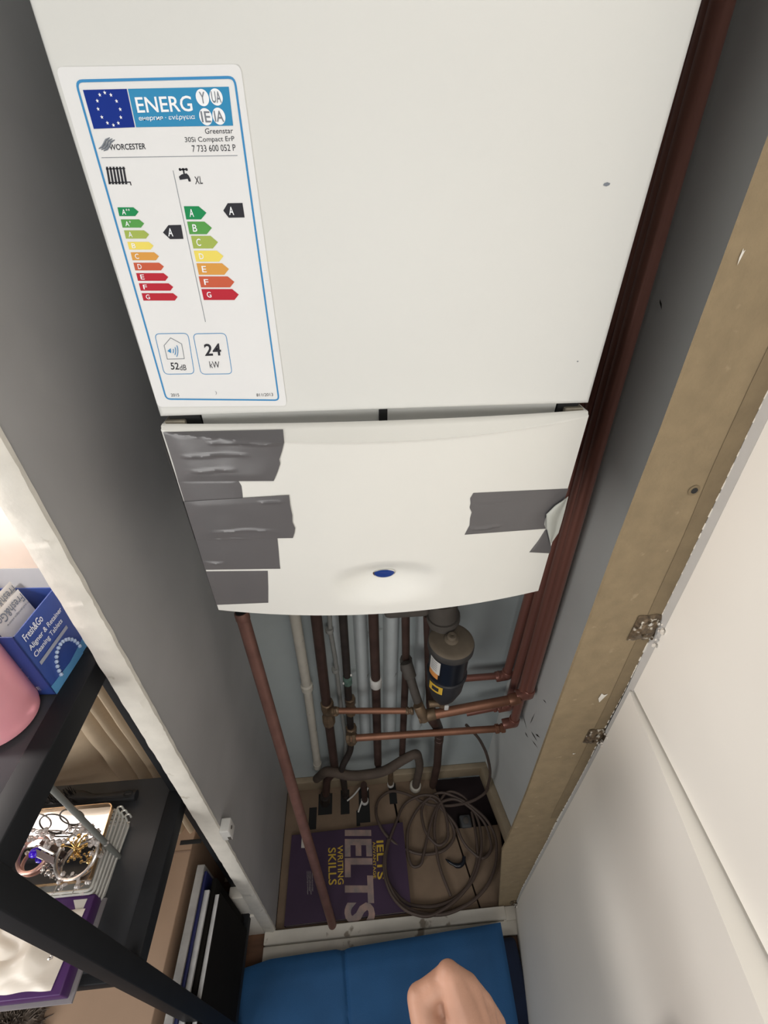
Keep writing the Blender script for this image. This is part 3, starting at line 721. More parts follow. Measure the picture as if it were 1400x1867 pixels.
pipe('riser_pipe', [W(622, 1080), W(632, 1220), W(640, 1340), W(639, 1370), W(622, 1400, .61), P(630, 1450, Z=0)], .0092, DARKP, 'dark riser pipe with green-stained joint and bend at its foot', [('nut', W(638, 1272), W(640, 1300), .0135, BRASS), ('nut', W(640, 1325), W(641, 1352), .0150, BRASS), ('green_joint', W(633, 1232), W(634, 1246), .0108, mat('verdigris', (.10, .17, .14), .7, var=.4, scale=90))], bend=.03)
for px, py, lb in ((626, 1246, 'lower white sealant fleck on the dark green-stained riser'), (640, 1231, 'upper white sealant fleck on the dark green-stained riser')):
    mb = MB(); q = W(px, py, .62); mb.ball(q, .0035, WCLIP, 1, (.8, .8, 1.5)); mb.build('sealant_fleck', label=lb, cat='sealant')
pipe('riser_pipe', [W(679, 1080), W(685, 1240), W(689, 1392)], .0112, BROWNP, 'dark brown riser with a white ring, middle of the back wall', [('pipe_ring', W(684.6, 1236), W(685.4, 1250), .0142, WCLIP), ('end_cone', W(689, 1388), W(690, 1402), .009, DARKP)])
pipe('riser_pipe', [W(739, 1075), W(740, 1215), W(733, 1376)], .0092, BROWNP, 'slim brown riser behind the diagonal brass joint', [('nut', W(740, 1200), W(741, 1222), .0145, GREYMET)])
pipe('branch_pipe', [W(742, 1212, .61), W(752, 1250, .585), W(766, 1292, .565), W(772, 1304, .555)], .0105, GREYMET, 'short diagonal dusty pipe dropping to the tee joint', [('elbow', W(740, 1208, .61), W(748, 1235, .59), .0145, GREYMET)], bend=.02)
pipe('riser_pipe', [W(781, 1120, .62), W(785, 1290, .60), W(801, 1330, .60), W(797, 1395, .61), P(789, 1432, Z=0)], .0115, BROWNP, 'brown riser behind the black canister running into the floor', [('elbow', W(781, 1300, .59), W(797, 1324, .598), .0135, BROWNP), ('nut', W(801, 1340, .60), W(800, 1352, .602), .0128, BROWNP)], bend=.02)
# horizontal copper runs
tee = W(772, 1306, .55); ae = W(942, 1274, .56)
pipe('copper_pipe', [W(606, 1296, .595), W(752, 1296, .575)], .0072, COPPER, 'straight copper crossbar from thick brown riser to the tee joint', [('nut', W(604, 1296, .595), W(618, 1296, .593), .0095, BRASS), ('nut', W(740, 1296, .577), W(754, 1296, .574), .0092, BRASS)])
pipe('copper_pipe', [tee, ae], .0112, COPPER, 'thick copper run rising from the tee joint to the right bundle', [('tee_joint', tee - Vector((.012, 0, .004)), tee + Vector((.028, .003, .004)), .0138, BRASS), ('tee_branch', W(762, 1285, .56), W(774, 1312, .545), .0125, BRASS), ('elbow', W(928, 1277, .56), W(948, 1272, .56), .0140, COPPER)])
pipe('copper_pipe', [W(640, 1346, .575), W(915, 1328, .57)], .0085, COPPER, 'lowest copper crossbar, from dark riser to an elbow at the right', [('nut', W(632, 1346, .578), W(650, 1345, .575), .0130, BRASS), ('nut', W(902, 1329, .57), W(920, 1327, .57), .0122, COPPER)])
pipe('copper_pipe', [W(845, 1237, .635), W(922, 1231, .635)], .0085, COPPERR, 'short copper stub behind the black canister, uppermost crossbar', [('nut', W(906, 1232, .635), W(920, 1231, .635), .0120, COPPERR)])
pipe('copper_pipe', [W(850, 1300, .61), W(912, 1288, .61)], .0085, COPPERR, 'short copper stub tucked below the thick sloping copper run', [('nut', W(898, 1291, .61), W(914, 1287, .61), .0120, COPPERR)])
# riser bundle at the right of the boiler
BU = [((1276, 0, .615), (923, 1232, .635), .0105, 'red-brown copper riser hugging the boiler side, first of the bundle'),
      ((1288, 0, .60), (926, 1288, .61), .0105, 'red-brown copper riser, second of the bundle counted from the boiler'),
      ((1303, 0, .585), (936, 1318, .57), .0105, 'red-brown copper riser, third of the bundle counted from the boiler'),
      ((1318, 0, .57), (962, 1266, .565), .0112, 'outermost red-brown copper riser, nearest the grey right wall')]
for (x0, y0, Y0), (x1, y1, Y1), r, lb in BU:
    a, b = P(x0, y0, Y=Y0), P(x1, y1, Y=Y1); a2 = a + (a - b).normalized() * .5
    e = b + Vector((-.012, 0, -.008))
    pipe('riser_pipe', [a2, b], r, COPPERR, lb, [('elbow', b + (a - b).normalized() * .022, b, r * 1.25, COPPERR), ('elbow_tail', b + Vector((.002, 0, .004)), b + Vector((-.028, 0, -.002)), r * 1.22, COPPERR)], group='copper risers bundled right of the boiler')
# insulated hose along the foot of the wall
pipe('foam_hose', [P(577, 1420, Y=.635), W(596, 1404, .615), W(640, 1416, .60), W(700, 1408, .60), W(735, 1385, .61), W(760, 1372, .615), W(766, 1395, .62), P(757, 1436, Z=0)], [.012, .0135, .0135, .0135, .013, .0125, .012, .012], HOSE, 'dusty brown foam-covered hose curving along the foot of the back wall', bend=.04)
for k, (px, py, r, z1, lb) in enumerate(((630, 1452, .0085, .09, 'dark pipe stub rising from the floor notch under the hose'), (665, 1462, .0095, .10, 'purple-brown pipe stub with a white wire at its foot'), (712, 1432, .0085, .10, 'brass-coloured pipe stub in a square floor cutout'))):
    q = P(px, py, Z=0); pipe('pipe_stub', [q, q + Vector((0, .01, z1))], r, (DARKP, BROWNP, BRASS)[k], lb, [('floor_sleeve', q + Vector((0, 0, .001)), q + Vector((0, .0008, .012)), r * 1.3, WCLIP if k != 0 else DARKP)], group='pipe stubs at the back skirting')
q = P(757, 1436, Z=0); mb = MB(); mb.lathe([(.018, 0), (.019, .004), (.018, .02), (.0135, .022)], q, (0, 0, 1), PVC, 20)
mb.build('floor_collar', label='cream plastic collar where the hose enters the floor', cat='collar')
for a, b, c_, lb in (((633, 1460), (645, 1450), (656, 1436), 'bent white wire between two floor notches'), ((653, 1481), (660, 1460), (671, 1436), 'longer white wire crossing a floor notch beside the purple-brown stub')):
    mb = MB(); mb.tube([P(*a, Z=.004), P(*b, Z=.012), P(*c_, Z=.035)], .0026, WCLIP, 8, bend=.02); mb.build('white_wire', label=lb, cat='wire', group='white wires at the floor notches')

# ------------------------------------------------------------------ magnetic filter canister
FY = .545
ct_, cb_ = P(823, 1166, Y=FY), P(818, 1277, Y=FY)
ax = Vector((-.006, .004, -1)).normalized(); Ltot = (ct_.z - cb_.z)
fil = thing('system_filter', cb_ - Vector((0, 0, .03)), 'black system filter canister with dusty domed lid hanging under the boiler', 'filter')
base = ct_
mb = MB(); mb.lathe([(.0, -.001), (.036, -.0005), (.0415, .0008), (.0440, .0025), (.0448, .0035)], base, ax, DUSTY, 48); mb.lathe([(.0448, .0035), (.0460, .007), (.0462, .019), (.0445, .0215), (.040, .022)], base, ax, mat('lid_rim', (.05, .046, .043), .6, var=.2, scale=40), 48); mb.build('lid', parent=fil, label='brown dusty screw lid')
mb = MB(); mb.lathe([(.0145, -.0005), (.0145, -.004), (.0125, -.006), (.0095, -.007), (.0095, -.012), (.0080, -.0135), (.0035, -.0135), (.003, -.012)], base, ax, DUSTY, 24)
mb.build('bleed_cap', parent=fil, label='dusty bleed cap')
zb = ct_.z - P(821, 1222, Y=FY).z; kb = (Ltot - zb) / .062
mb = MB(); mb.lathe([(.0395, .020), (.0395, zb)], base, ax, BLACK, 48); mb.build('canister', parent=fil)
mb = MB(); mb.lathe([(.0395, zb - .002), (.0425, zb), (.0425, zb + .006), (.0405, zb + .008), (.038, zb + .026 * kb), (.028, zb + .045 * kb), (.016, zb + .058 * kb), (.012, zb + .062 * kb)], base, ax, mat('black_bowl', (.03, .03, .034), .45), 48); mb.build('bowl', parent=fil)
mb = MB(); e = base + ax * (Ltot - .002); mb.tube([e, e + ax * .018], .010, BRASS, 12); mb.tube([e + ax * .012 + Vector((-.03, 0, 0)), e + ax * .012 + Vector((.012, 0, 0))], .008, BRASS, 12); mb.box(e + ax * .014 + Vector((.004, -.012, -.010)), e + ax * .014 + Vector((.014, -.006, .006)), WCLIP, .002)
mb.build('drain_valve', parent=fil, label='small brass drain valve')
def wrap(mb, a0, a1, h0, h1, m, r=.0400):
    def fn(u, v):
        w = math.radians(a0 + (a1 - a0) * u); return base + ax * (h0 + (h1 - h0) * v) + Vector((math.cos(w) * r, math.sin(w) * r, 0))
    mb.grid(fn, 10, 4, m)
mb = MB(); wrap(mb, 190, 232, .032, zb - .030, STW); wrap(mb, 190, 228, zb - .030, zb - .014, ORANGE)
for k in range(5): wrap(mb, 197, 222, .037 + k * .006, .0383 + k * .006, GRYL, .0403)
mb.build('product_sticker', parent=fil, label='white and orange sticker')
mb = MB(); wrap(mb, 205, 248, zb + .002, zb + .026, YEL, .0430); wrap(mb, 216, 237, zb + .008, zb + .020, INK, .0433)
mb.build('warning_sticker', parent=fil, label='yellow warning sticker')

# ------------------------------------------------------------------ things on the cupboard floor
BT = .016
def bp(px, py, z=BT): return P(px, py, Z=z)
book = thing('book', P(640, 1600, Z=0), 'purple study book lying face up on the cupboard floor', 'book')
cor = [bp(532, 1523), bp(734, 1499), bp(750, 1661), bp(526, 1693)]
cor[3] = cor[0] + (cor[2] - cor[1]) * .98 + Vector((-.002, 0, 0))
mb = MB(); up = Vector((0, 0, .0006))
mb.prism([c + Vector((0, 0, -.0012)) for c in cor], (0, 0, .0012), PURPLE); mb.prism([Vector((c.x, c.y, .0003)) for c in cor], (0, 0, .001), PURPLE)
mb.prism([Vector((cor[3].x, cor[3].y, .0003)), Vector((cor[0].x, cor[0].y, .0003)), Vector((cor[0].x + .002, cor[0].y, .0003)), Vector((cor[3].x + .002, cor[3].y, .0003))], (0, 0, BT - .0006), PURPLE)
mb.build('cover', parent=book)
ce = sum(cor, Vector()) / 4
mb = MB(); mb.prism([Vector((ce.x + (c.x - ce.x) * .985, ce.y + (c.y - ce.y) * .985, .0014)) for c in cor], (0, 0, BT - .0027), PAGES); mb.build('pages', parent=book)
mb = MB(); LZ = BT + .0005
def bt(s, ll, lr, ul, m, b=.01): text_into(mb, s, P(*ll, Z=LZ), P(*lr, Z=LZ), P(*ul, Z=LZ), m, b)
def title(nm, lb):
    global mb
    mb.build(nm, parent=book, label=lb); mb = MB()
bt('IELTS', (628, 1513), (628, 1684), (677, 1513), PICT, .035); title('picture_letters', 'large letters filled with a picture')
bt('SKILLS', (598, 1546), (599, 1614), (612, 1545), GOLDT, .012); bt('WRITING', (615, 1542), (616, 1613), (625, 1541), GOLDT, .012); title('subtitle', 'yellow subtitle')
bt('IELTS', (686, 1533), (688, 1604), (699, 1532), GOLDT, .02); bt('ADVANTAGE', (679.5, 1535), (680.5, 1602), (684.5, 1534), GOLDT, .01); title('series_title', 'yellow series title')
for k in range(4): bt('a step by step guide to a high score in the writing paper', (559 + 3 * k, 1588), (560 + 3 * k, 1631 - 6 * (k % 2)), (561 + 3 * k, 1588), PAGES, 0)
title('blurb', 'tiny white lines')
sheet2 = [P(x, y, Z=LZ) for x, y in ((550, 1526), (555, 1525), (557, 1546), (549, 1546))]; mb.add(sheet2, [(0, 1, 2, 3)], PAGES)
mb.build('cover_tag', parent=book, label='small white tag')
# coiled cable
mb = MB()
def C(px, py, z): return P(px, py, Z=z)
main = [P(850, 1322, Y=.60), P(873, 1345, Y=.60), P(888, 1375, Y=.60), P(895, 1410, Y=.585), C(886, 1446, .05), C(860, 1462, .03), C(820, 1470, .02), C(780, 1468, .02), C(745, 1448, .012),
        C(712, 1440, .012), C(688, 1458, .012), C(684, 1485, .022), C(698, 1518, .022), C(728, 1545, .010), C(770, 1560, .010), C(812, 1552, .010), C(833, 1522, .012), C(812, 1480, .02), C(785, 1450, .02),
        C(760, 1475, .02), C(742, 1510, .012), C(743, 1560, .012), C(752, 1582, .012), C(768, 1578, .015), C(776, 1540, .018), C(790, 1480, .022), C(815, 1440, .022), C(845, 1450, .022), C(872, 1490, .02), C(880, 1540, .016), C(868, 1600, .014), C(832, 1640, .014), C(790, 1655, .014),
        C(740, 1650, .014), C(710, 1615, .022), C(700, 1585, .024), C(706, 1540, .024), C(722, 1500, .02), C(735, 1465, .014), C(770, 1448, .02), C(800, 1452, .026), C(815, 1490, .024), C(818, 1530, .02), C(800, 1545, .018), C(775, 1520, .018), C(765, 1470, .018), C(800, 1440, .022),
        C(850, 1462, .026), C(885, 1490, .024), C(905, 1525, .02), C(906, 1570, .018), C(892, 1612, .018), C(862, 1645, .022), C(815, 1668, .028), C(770, 1668, .028), C(728, 1650, .024), C(703, 1600, .03), C(702, 1560, .03)]
mb.tube(main, .0042, CABLE, 8, bend=.04, steps=5)
m2 = [C(860, 1480, .012), C(868, 1520, .012), C(872, 1570, .010), C(852, 1620, .012), C(822, 1650, .020), C(780, 1674, .034), C(740, 1662, .030), C(714, 1635, .028), C(701, 1600, .032), C(699, 1570, .030), C(708, 1530, .026)]
mb.tube(m2, .0042, CABLE, 8, bend=.04)
m3 = [C(800, 1470, .02), C(830, 1500, .018), C(845, 1540, .014), C(880, 1570, .012), C(898, 1548, .012), C(886, 1500, .018), C(855, 1470, .024), C(830, 1455, .026), C(800, 1462, .026), C(790, 1510, .016), C(800, 1580, .010), C(822, 1634, .010)]
mb.tube(m3, .0042, CABLE, 8, bend=.04)
mb.build('coiled_cable', label='long dusty brown cable coiled loosely over the cupboard floor', cat='cable')
mb = MB(); k = [C(812, 1566, .006), C(822, 1574, .008), C(836, 1580, .010), C(845, 1574, .012), C(846, 1562, .012)]
mb.tube(k, [.001, .004, .006, .0055, .005], BLACK, 10, bend=.01); mb.build('plastic_hook', label='small black plastic hook lying on the bare floorboard', cat='hook')
q = P(848, 1500, Z=-.01); mb = MB(); mb.box((q.x - .018, q.y - .018, -.049), (q.x + .018, q.y + .018, .006), mat('grey_plastic', (.07, .072, .075), .6), .006)
t = mb.build('junction_box', label='small dark grey junction box in the floor hole under the cable', cat='box')
mb = MB(); mb.lathe([(.009, 0), (.009, .004), (.004, .005)], (q.x, q.y, .0058), (0, 0, 1), GREYMET, 16); mb.build('screw_cap', parent=t)

# ------------------------------------------------------------------ shelf unit at the left
Z1T, Z1B, Z2T, Z2B = H - .427, H - .458, H - .786, H - .815
SX = -.300; SYB, SYF = .368, .129
su = thing('shelf_unit', (-.6, .24, 0), 'black open shelf unit standing left of the boiler cupboard', 'shelf')
for zt, zb_ in ((Z1T, Z1B), (Z2T, Z2B), (H - 1.40, H - 1.43)):
    mb = MB(); mb.box((-.95, SYF + .01, zt - .010), (SX - .024, SYB, zt - .003), SHELF, .001); s = mb.build('shelf_board', parent=su)
    mb = MB()
    mb.box((SX - .024, SYF, zb_), (SX, SYB, zt), SHELFS, .0015); mb.box((-.95, SYF, zb_), (SX - .024, SYF + .022, zt - .0031), SHELFS, .0015); mb.box((-.95, SYB - .022, zb_), (SX - .024, SYB, zt - .0105), SHELFS, .0015)
    mb.build('shelf_rail', parent=s)
for (x, y, w) in ((SX - .0235, SYF - .004, .0243), (SX - .0225, SYB - .0245, .0251)):
    mb = MB(); mb.box((x, y, 0), (x + w, y + w, Z1T + .0012), SHELFS, .0015); mb.build('post', parent=su)
mb = MB(); q = P(216, 1561, Z=Z2T); mb.tube([(q.x, q.y, Z2T - .003), (q.x, q.y, Z1B)], .0034, mat('grey_rod', (.20, .21, .20), .5, metal=.2), 10); mb.build('support_rod', parent=su, label='thin grey upright rod')

# carton of tablets on the upper shelf
CB = mat('carton_blue', (.035, .075, .30), .35, var=.06); CBL = mat('carton_light_blue', (.10, .30, .55), .35); CW = mat('carton_print', (.74, .78, .86), .5, var=0)
c0 = P(103, 1266, Z=Z1T); c1 = P(160, 1177, Z=Z1T); c1 = c0 + (c1 - c0) * 1.05
dd = (c1 - c0).normalized(); nn = Vector((-dd.y, dd.x, 0)); nn = nn if nn.x < 0 else -nn
hh = P(17, 1173, X=c0.x).z - Z1T
wd_, dp = (c1 - c0).length, .062
car = thing('carton', c0 + dd * wd_ / 2 + nn * dp / 2, 'open blue carton of cleaning tablets on the upper black shelf', 'carton')
mb = MB(); upv = Vector((0, 0, 1)); t_ = .0012
for a, b in ((c0, c1), (c1, c1 + nn * dp), (c1 + nn * dp, c0 + nn * dp), (c0 + nn * dp, c0)):
    e = (b - a).normalized(); n2 = Vector((-e.y, e.x, 0)) * t_
    ctr_ = c0 + dd * wd_ / 2 + nn * dp / 2
    if n2.dot(ctr_ - a) < 0: n2 = -n2
    mb.prism([a, b, b + n2, a + n2], (0, 0, hh), CB)
mb.prism([c0, c1, c1 + nn * dp, c0 + nn * dp], (0, 0, .0012), CB); mb.build('carton_body', parent=car)
outn = -nn * .0004
def cf(s, t): return c0 + dd * (wd_ * s) + upv * (hh * t) + outn          # on the front face
mb = MB()
mb.add([cf(0, 0), cf(1, 0), cf(1, .17), cf(.5, .11), cf(0, .15)], [(0, 1, 2, 3, 4)], CBL)
o2 = -nn * .0003
def ct2(s, a, b, c_, d_, bold=.008): text_into(mb, s, cf(a, c_) + o2, cf(b, c_) + o2, cf(a, d_) + o2, CW, bold)
ct2('Fresh&Go', .10, .52, .84, .94, .012); ct2('Aligner & Retainer', .08, .88, .69, .78, .012); ct2('Cleaning Tablets', .08, .78, .575, .665, .012)
mb.add([cf(.08, .47) + o2, cf(.80, .47) + o2, cf(.80, .52) + o2, cf(.08, .52) + o2], [(0, 1, 2, 3)], mat('carton_grey', (.35, .38, .45), .4))
for k in range(15):
    a = math.pi * (k / 14); r = .0022
    s_, t2 = .52 - .28 * math.cos(a), .13 + .29 * math.sin(a)
    mb.ball(cf(s_, t2) + o2 * 2, r, mat('aligner_print', (.42, .52, .70), .3), 1, (1, 1, 1.2))
mb.build('front_print', parent=car, label='white lettering and printed dental aligner')
mb = MB(); cl = lambda s, t: c0 + nn * (dp * s) + upv * (hh * t) - dd * .0006
text_into(mb, 'Instructions', cl(.95, .66), cl(.35, .66), cl(.95, .74), CW, .008); text_into(mb, 'for use', cl(.95, .56), cl(.62, .56), cl(.95, .63), CW, .008)
for k in range(6): text_into(mb, 'place one tablet in a glass of warm water', cl(.95, .48 - k * .05), cl(.22 + .04 * (k % 3), .48 - k * .05), cl(.95, .505 - k * .05), CW)
text_into(mb, 'CE', cl(.34, .10), cl(.18, .10), cl(.34, .16), CW); mb.build('side_print', parent=car, label='small white instructions')
mb = MB(); a, b = c1 + upv * hh, c1 + nn * dp + upv * hh
CLR = mat('carton_flap', (.28, .29, .31), .35, var=.05)
mb.prism([a, b, b + dd * .012 + upv * .016, a + dd * .012 + upv * .016], dd * .0006, CLR); mb.prism([c1 + nn * dp + upv * hh, c0 + nn * dp + upv * hh, c0 + nn * (dp + .018) + upv * (hh + .016), c1 + nn * (dp + .018) + upv * (hh + .016)], (0, 0, .0006), CLR)
mb.build('lid_flap', parent=car, label='pale grey open flap')
for k, (sx, dy, lb) in enumerate(((.22, .018, 'white tablet sachet sticking up from the carton, front one'), (.40, .034, 'white tablet sachet behind the other one in the carton'))):
    mb = MB(); w, h2 = .043, .040; b0 = c0 + dd * (wd_ * sx) + nn * dy + upv * (hh - .030)
    tilt = (upv * 1.0 + dd * .10 + nn * .25).normalized()
    def sf(u, v, s=1): return b0 + dd * (w * (u - .15)) + tilt * (h2 * v) - nn * (s * .0022 * (1 - abs(2 * u - 1) ** 3) * (1 - abs(2 * v - 1) ** 3))
    mb.grid(lambda u, v: sf(u, v, 1), 12, 12, STW); mb.grid(lambda u, v: sf(u, v, -1), 12, 12, STW)
    t = mb.build('sachet', label=lb, cat='sachet', group='tablet sachets in the carton')
    mb = MB(); qq = lambda u, v: b0 + dd * (w * (u - .15)) + tilt * (h2 * v) - nn * .0032
    text_into(mb, 'Fresh&Go', qq(.92, .95), qq(.10, .95), qq(.92, .72), GRYL, .012); text_into(mb, 'freshandgo.store', qq(.94, .68), qq(.20, .68), qq(.94, .60), GRYL)
    mb.build('sachet_print', parent=t)
# pink bottle
PK = mat('pink_plastic', (.86, .40, .46), .28, var=.05, trans=.25)
q = P(4, 1312, Z=Z1T); mb = MB()
mb.lathe([(.0, .0), (.028, .0), (.0335, .003), (.035, .010), (.035, .10), (.033, .12), (.024, .135), (.013, .140), (.013, .150)], q, (0, 0, 1), PK, 48)
t = mb.build('bottle', label='pink translucent bottle at the edge of the upper black shelf', cat='bottle')
mb = MB(); mb.lathe([(.015, 0), (.015, .025), (.013, .028)], q + Vector((0, 0, .1495)), (0, 0, 1), WCLIP, 24); mb.build('cap', parent=t)
mb = MB()
for k in range(5):
    for j in range(6):
        w = math.radians(268 + j * 7 + (k % 2) * 2); w2 = w + math.radians(5); z = .030 - k * .0045
        mb.add([q + Vector((.0352 * math.cos(w), .0352 * math.sin(w), z)), q + Vector((.0352 * math.cos(w2), .0352 * math.sin(w2), z)), q + Vector((.0352 * math.cos(w2), .0352 * math.sin(w2), z + .0016)), q + Vector((.0352 * math.cos(w), .0352 * math.sin(w), z + .0016))], [(0, 1, 2, 3)], mat('bottle_print', (.85, .55, .58), .4))
mb.build('bottle_print', parent=t, label='paler printed lines')

# padded headboard behind the shelves
mb = MB()
def pad(u, v):
    x = -.80 + .498 * u; z = H - 1.15 + .72 * v
    k = 0
    for f0, f1 in zip(FOLDS, FOLDS[1:]):
        if f0 <= x <= f1: k = (x - f0) / (f1 - f0)
    ch = max(0, math.sin(math.pi * k)) ** .55
    e = min(1, (1 - v) * 9) ** .5
    return Vector((x, .44 - (.012 + .034 * ch) * e + .003 * nz((x, 0, z), 14), z))
FOLDS = [-.80, -.66] + [P(px, 1340, Y=.41).x for px in (158, 205, 233, 262, 292)]
mb.grid(pad, 220, 60, BEIGE); mb.box((-.80, .437, 0), (-.302, .50, H - .432), BEIGE)
mb.build('headboard', label='beige padded headboard with upright channels behind the shelf unit', cat='headboard')

# wire letter tray, mirror and trinkets on the middle shelf
zt2 = Z2T - .003
WIRE = mat('wire_tray_silver', (.70, .70, .66), .3, metal=.5, var=.05)
wt = thing('wire_rack', P(150, 1550, Z=zt2), 'silver wire rack holding a mirror tray on the middle black shelf', 'rack')
for k in range(5):
    f = k / 4; z = zt2 + .042 - .036 * f
    br_ = P(214, 1476, Z=zt2 + .042).lerp(P(236, 1501, Z=zt2 + .006), f); fr_ = P(166, 1622, Z=zt2 + .042).lerp(P(184, 1643, Z=zt2 + .006), f)
    pts = [(-.62, br_.y, z), (br_.x, br_.y, z), (fr_.x, fr_.y, z), (-.62, fr_.y, z)]
    mb = MB(); mb.tube(rounded([Vector(p) for p in pts], .006), .0019, WIRE, 8, closed=True); mb.build('wire_loop', parent=wt)
br0, fr0 = P(214, 1476, Z=zt2 + .042), P(166, 1622, Z=zt2 + .042)
for k in range(9):
    x = br0.x - .012 - k * .025; mb = MB(); mb.tube([(x, br0.y, zt2 + .042), (x, br0.y + .002, zt2 + .004), (x, fr0.y, zt2 + .004), (x, fr0.y, zt2 + .042)], .0016, WIRE, 6, bend=.006); mb.build('cross_wire', parent=wt)
for k in range(3):
    q = P(218 + 7 * k, 1483 + 7 * k, Z=zt2 + .036 - .010 * k); mb = MB(); mb.tube([q, q + Vector((-.002, .004, .010)), q + Vector((.004, .006, .010)), q + Vector((.005, .004, .002))], .0014, WIRE, 8, bend=.004); mb.build('wire_hook', parent=wt)
WFLOOR = mat('rack_sheet', (.66, .66, .63), .35, metal=.2, var=.04)
mb = MB(); mb.box((-.62, fr0.y + .002, zt2 + .0005), (br0.x + .006, br0.y - .002, zt2 + .0020), WFLOOR); mb.build('drip_sheet', parent=wt, label='pale sheet under the wires')
MZ = zt2 + .0475
MIR = mat('mirror_glass', (.92, .92, .94), .03, metal=1.0, var=0.0); GOLD = mat('gold_rim', (.75, .50, .28), .25, metal=.9, var=.05)
mir = thing('mirror_tray', (-.48, .27, MZ), 'gold-rimmed mirror tray lying on the silver wire rack', 'tray')
mq = rounded([Vector(p) for p in ((-.60, P(208, 1468, Z=MZ).y, MZ), tuple(P(208, 1468, Z=MZ)), (P(160, 1608, Z=MZ).x + .004, P(160, 1608, Z=MZ).y, MZ), (-.60, P(160, 1608, Z=MZ).y, MZ))], .008)
mb = MB(); mb.prism(mq, (0, 0, .002), MIR); mb.build('mirror_glass', parent=mir)
mb = MB(); nq = len(mq); cen = sum(mq, Vector()) / nq
o_ = [p + (p - cen).normalized() * .0012 for p in mq]; mb.add([p for p in mq] + o_ + [p + Vector((0, 0, .008)) for p in mq] + [p + Vector((0, 0, .008)) for p in o_],
    [(2 * nq + i, 2 * nq + (i + 1) % nq, 3 * nq + (i + 1) % nq, 3 * nq + i) for i in range(nq)] + [(i, 2 * nq + i, 2 * nq + (i + 1) % nq, (i + 1) % nq) for i in range(nq)] + [(nq + i, nq + (i + 1) % nq, 3 * nq + (i + 1) % nq, 3 * nq + i) for i in range(nq)], GOLD)
mb.build('rim', parent=mir, label='thin gold rim')
JZ = MZ + .0025
SIL = mat('jewel_silver', (.62, .58, .55), .25, metal=.9); CRY = mat('crystal', (.85, .80, .78), .08, trans=.6, var=.1); BLUG = mat('blue_gem', (.05, .01, .55), .1); GLD = mat('jewel_gold', (.62, .42, .16), .25, metal=.9); ROSE = mat('rose_metal', (.55, .33, .28), .3, metal=.8)
def bangle(px, py, r, m, label, crystals, cm, stone=None, tilt=.25):
    c = P(px, py, Z=JZ); tid = thing('bracelet', c, label, 'bracelet')
    mb = MB(); pts = [c + Vector((r * math.cos(a), r * math.sin(a), .003 + tilt * r * (1 + math.sin(a)))) for a in [2 * math.pi * i / 36 for i in range(36)]]
    mb.tube(pts, .0026, m, 8, closed=True); mb.build('band', parent=tid)
    mb = MB()
    for k in range(crystals):
        a = random.uniform(.2, 2.8); rr = r + random.uniform(-.004, .007)
        mb.ball(c + Vector((rr * math.cos(a), rr * math.sin(a), .008 + tilt * r * (1 + math.sin(a)) + random.uniform(-.003, .006))), random.uniform(.0018, .0042), cm, 1)
    mb.build('crystal_cluster', parent=tid, kind='stuff')
    if stone: mb = MB(); mb.ball(c + Vector((.001, .002, .009)), .0075, stone, 2, (1, .9, .6)); mb.build('gem', parent=tid, label='deep blue gem')
bangle(66, 1562, .019, ROSE, 'rose metal bangle with a deep blue gem on the mirror tray', 26, CRY, BLUG)
bangle(145, 1563, .026, SIL, 'wide clear crystal bangle beside the gold blossom brooch', 46, CRY)
c = P(139, 1548, Z=JZ + .022); br = thing('brooch', c - Vector((0, 0, .010)), 'gold blossom brooch with wiry petals on the crystal bangle', 'brooch')
mb = MB()
for k in range(26):
    a = random.uniform(0, 6.28); l = random.uniform(.008, .017); e = c + Vector((math.cos(a) * l, math.sin(a) * l, random.uniform(.0, .010)))
    mb.tube([c, c.lerp(e, .6) + Vector((0, 0, .003)), e], .0006, GLD, 5)
    mb.ball(e, random.uniform(.0016, .003), GLD, 1, (1, 1, .5))
mb.build('petal', parent=br, kind='stuff'); mb = MB(); mb.ball(c, .004, GLD, 2); mb.build('brooch_center', parent=br)
c = P(96, 1548, Z=JZ); hc = thing('hair_claw', c, 'small dark hair claw between the two bangles', 'hair claw')
for s in (-1, 1):
    mb = MB(); mb.grid(lambda u, v: c + Vector((-.014 + .03 * u, s * (.003 + .007 * math.sin(math.pi * v)), .002 + .012 * v)) + Vector((0, -.012 * u, 0)), 8, 8, mat('claw_brown', (.09, .06, .055), .35)); mb.build('claw_half', parent=hc)
mb = MB(); mb.tube([c + Vector((-.012, 0, .012)), c + Vector((.012, -.010, .012))], .002, SIL, 8); mb.build('spring', parent=hc)
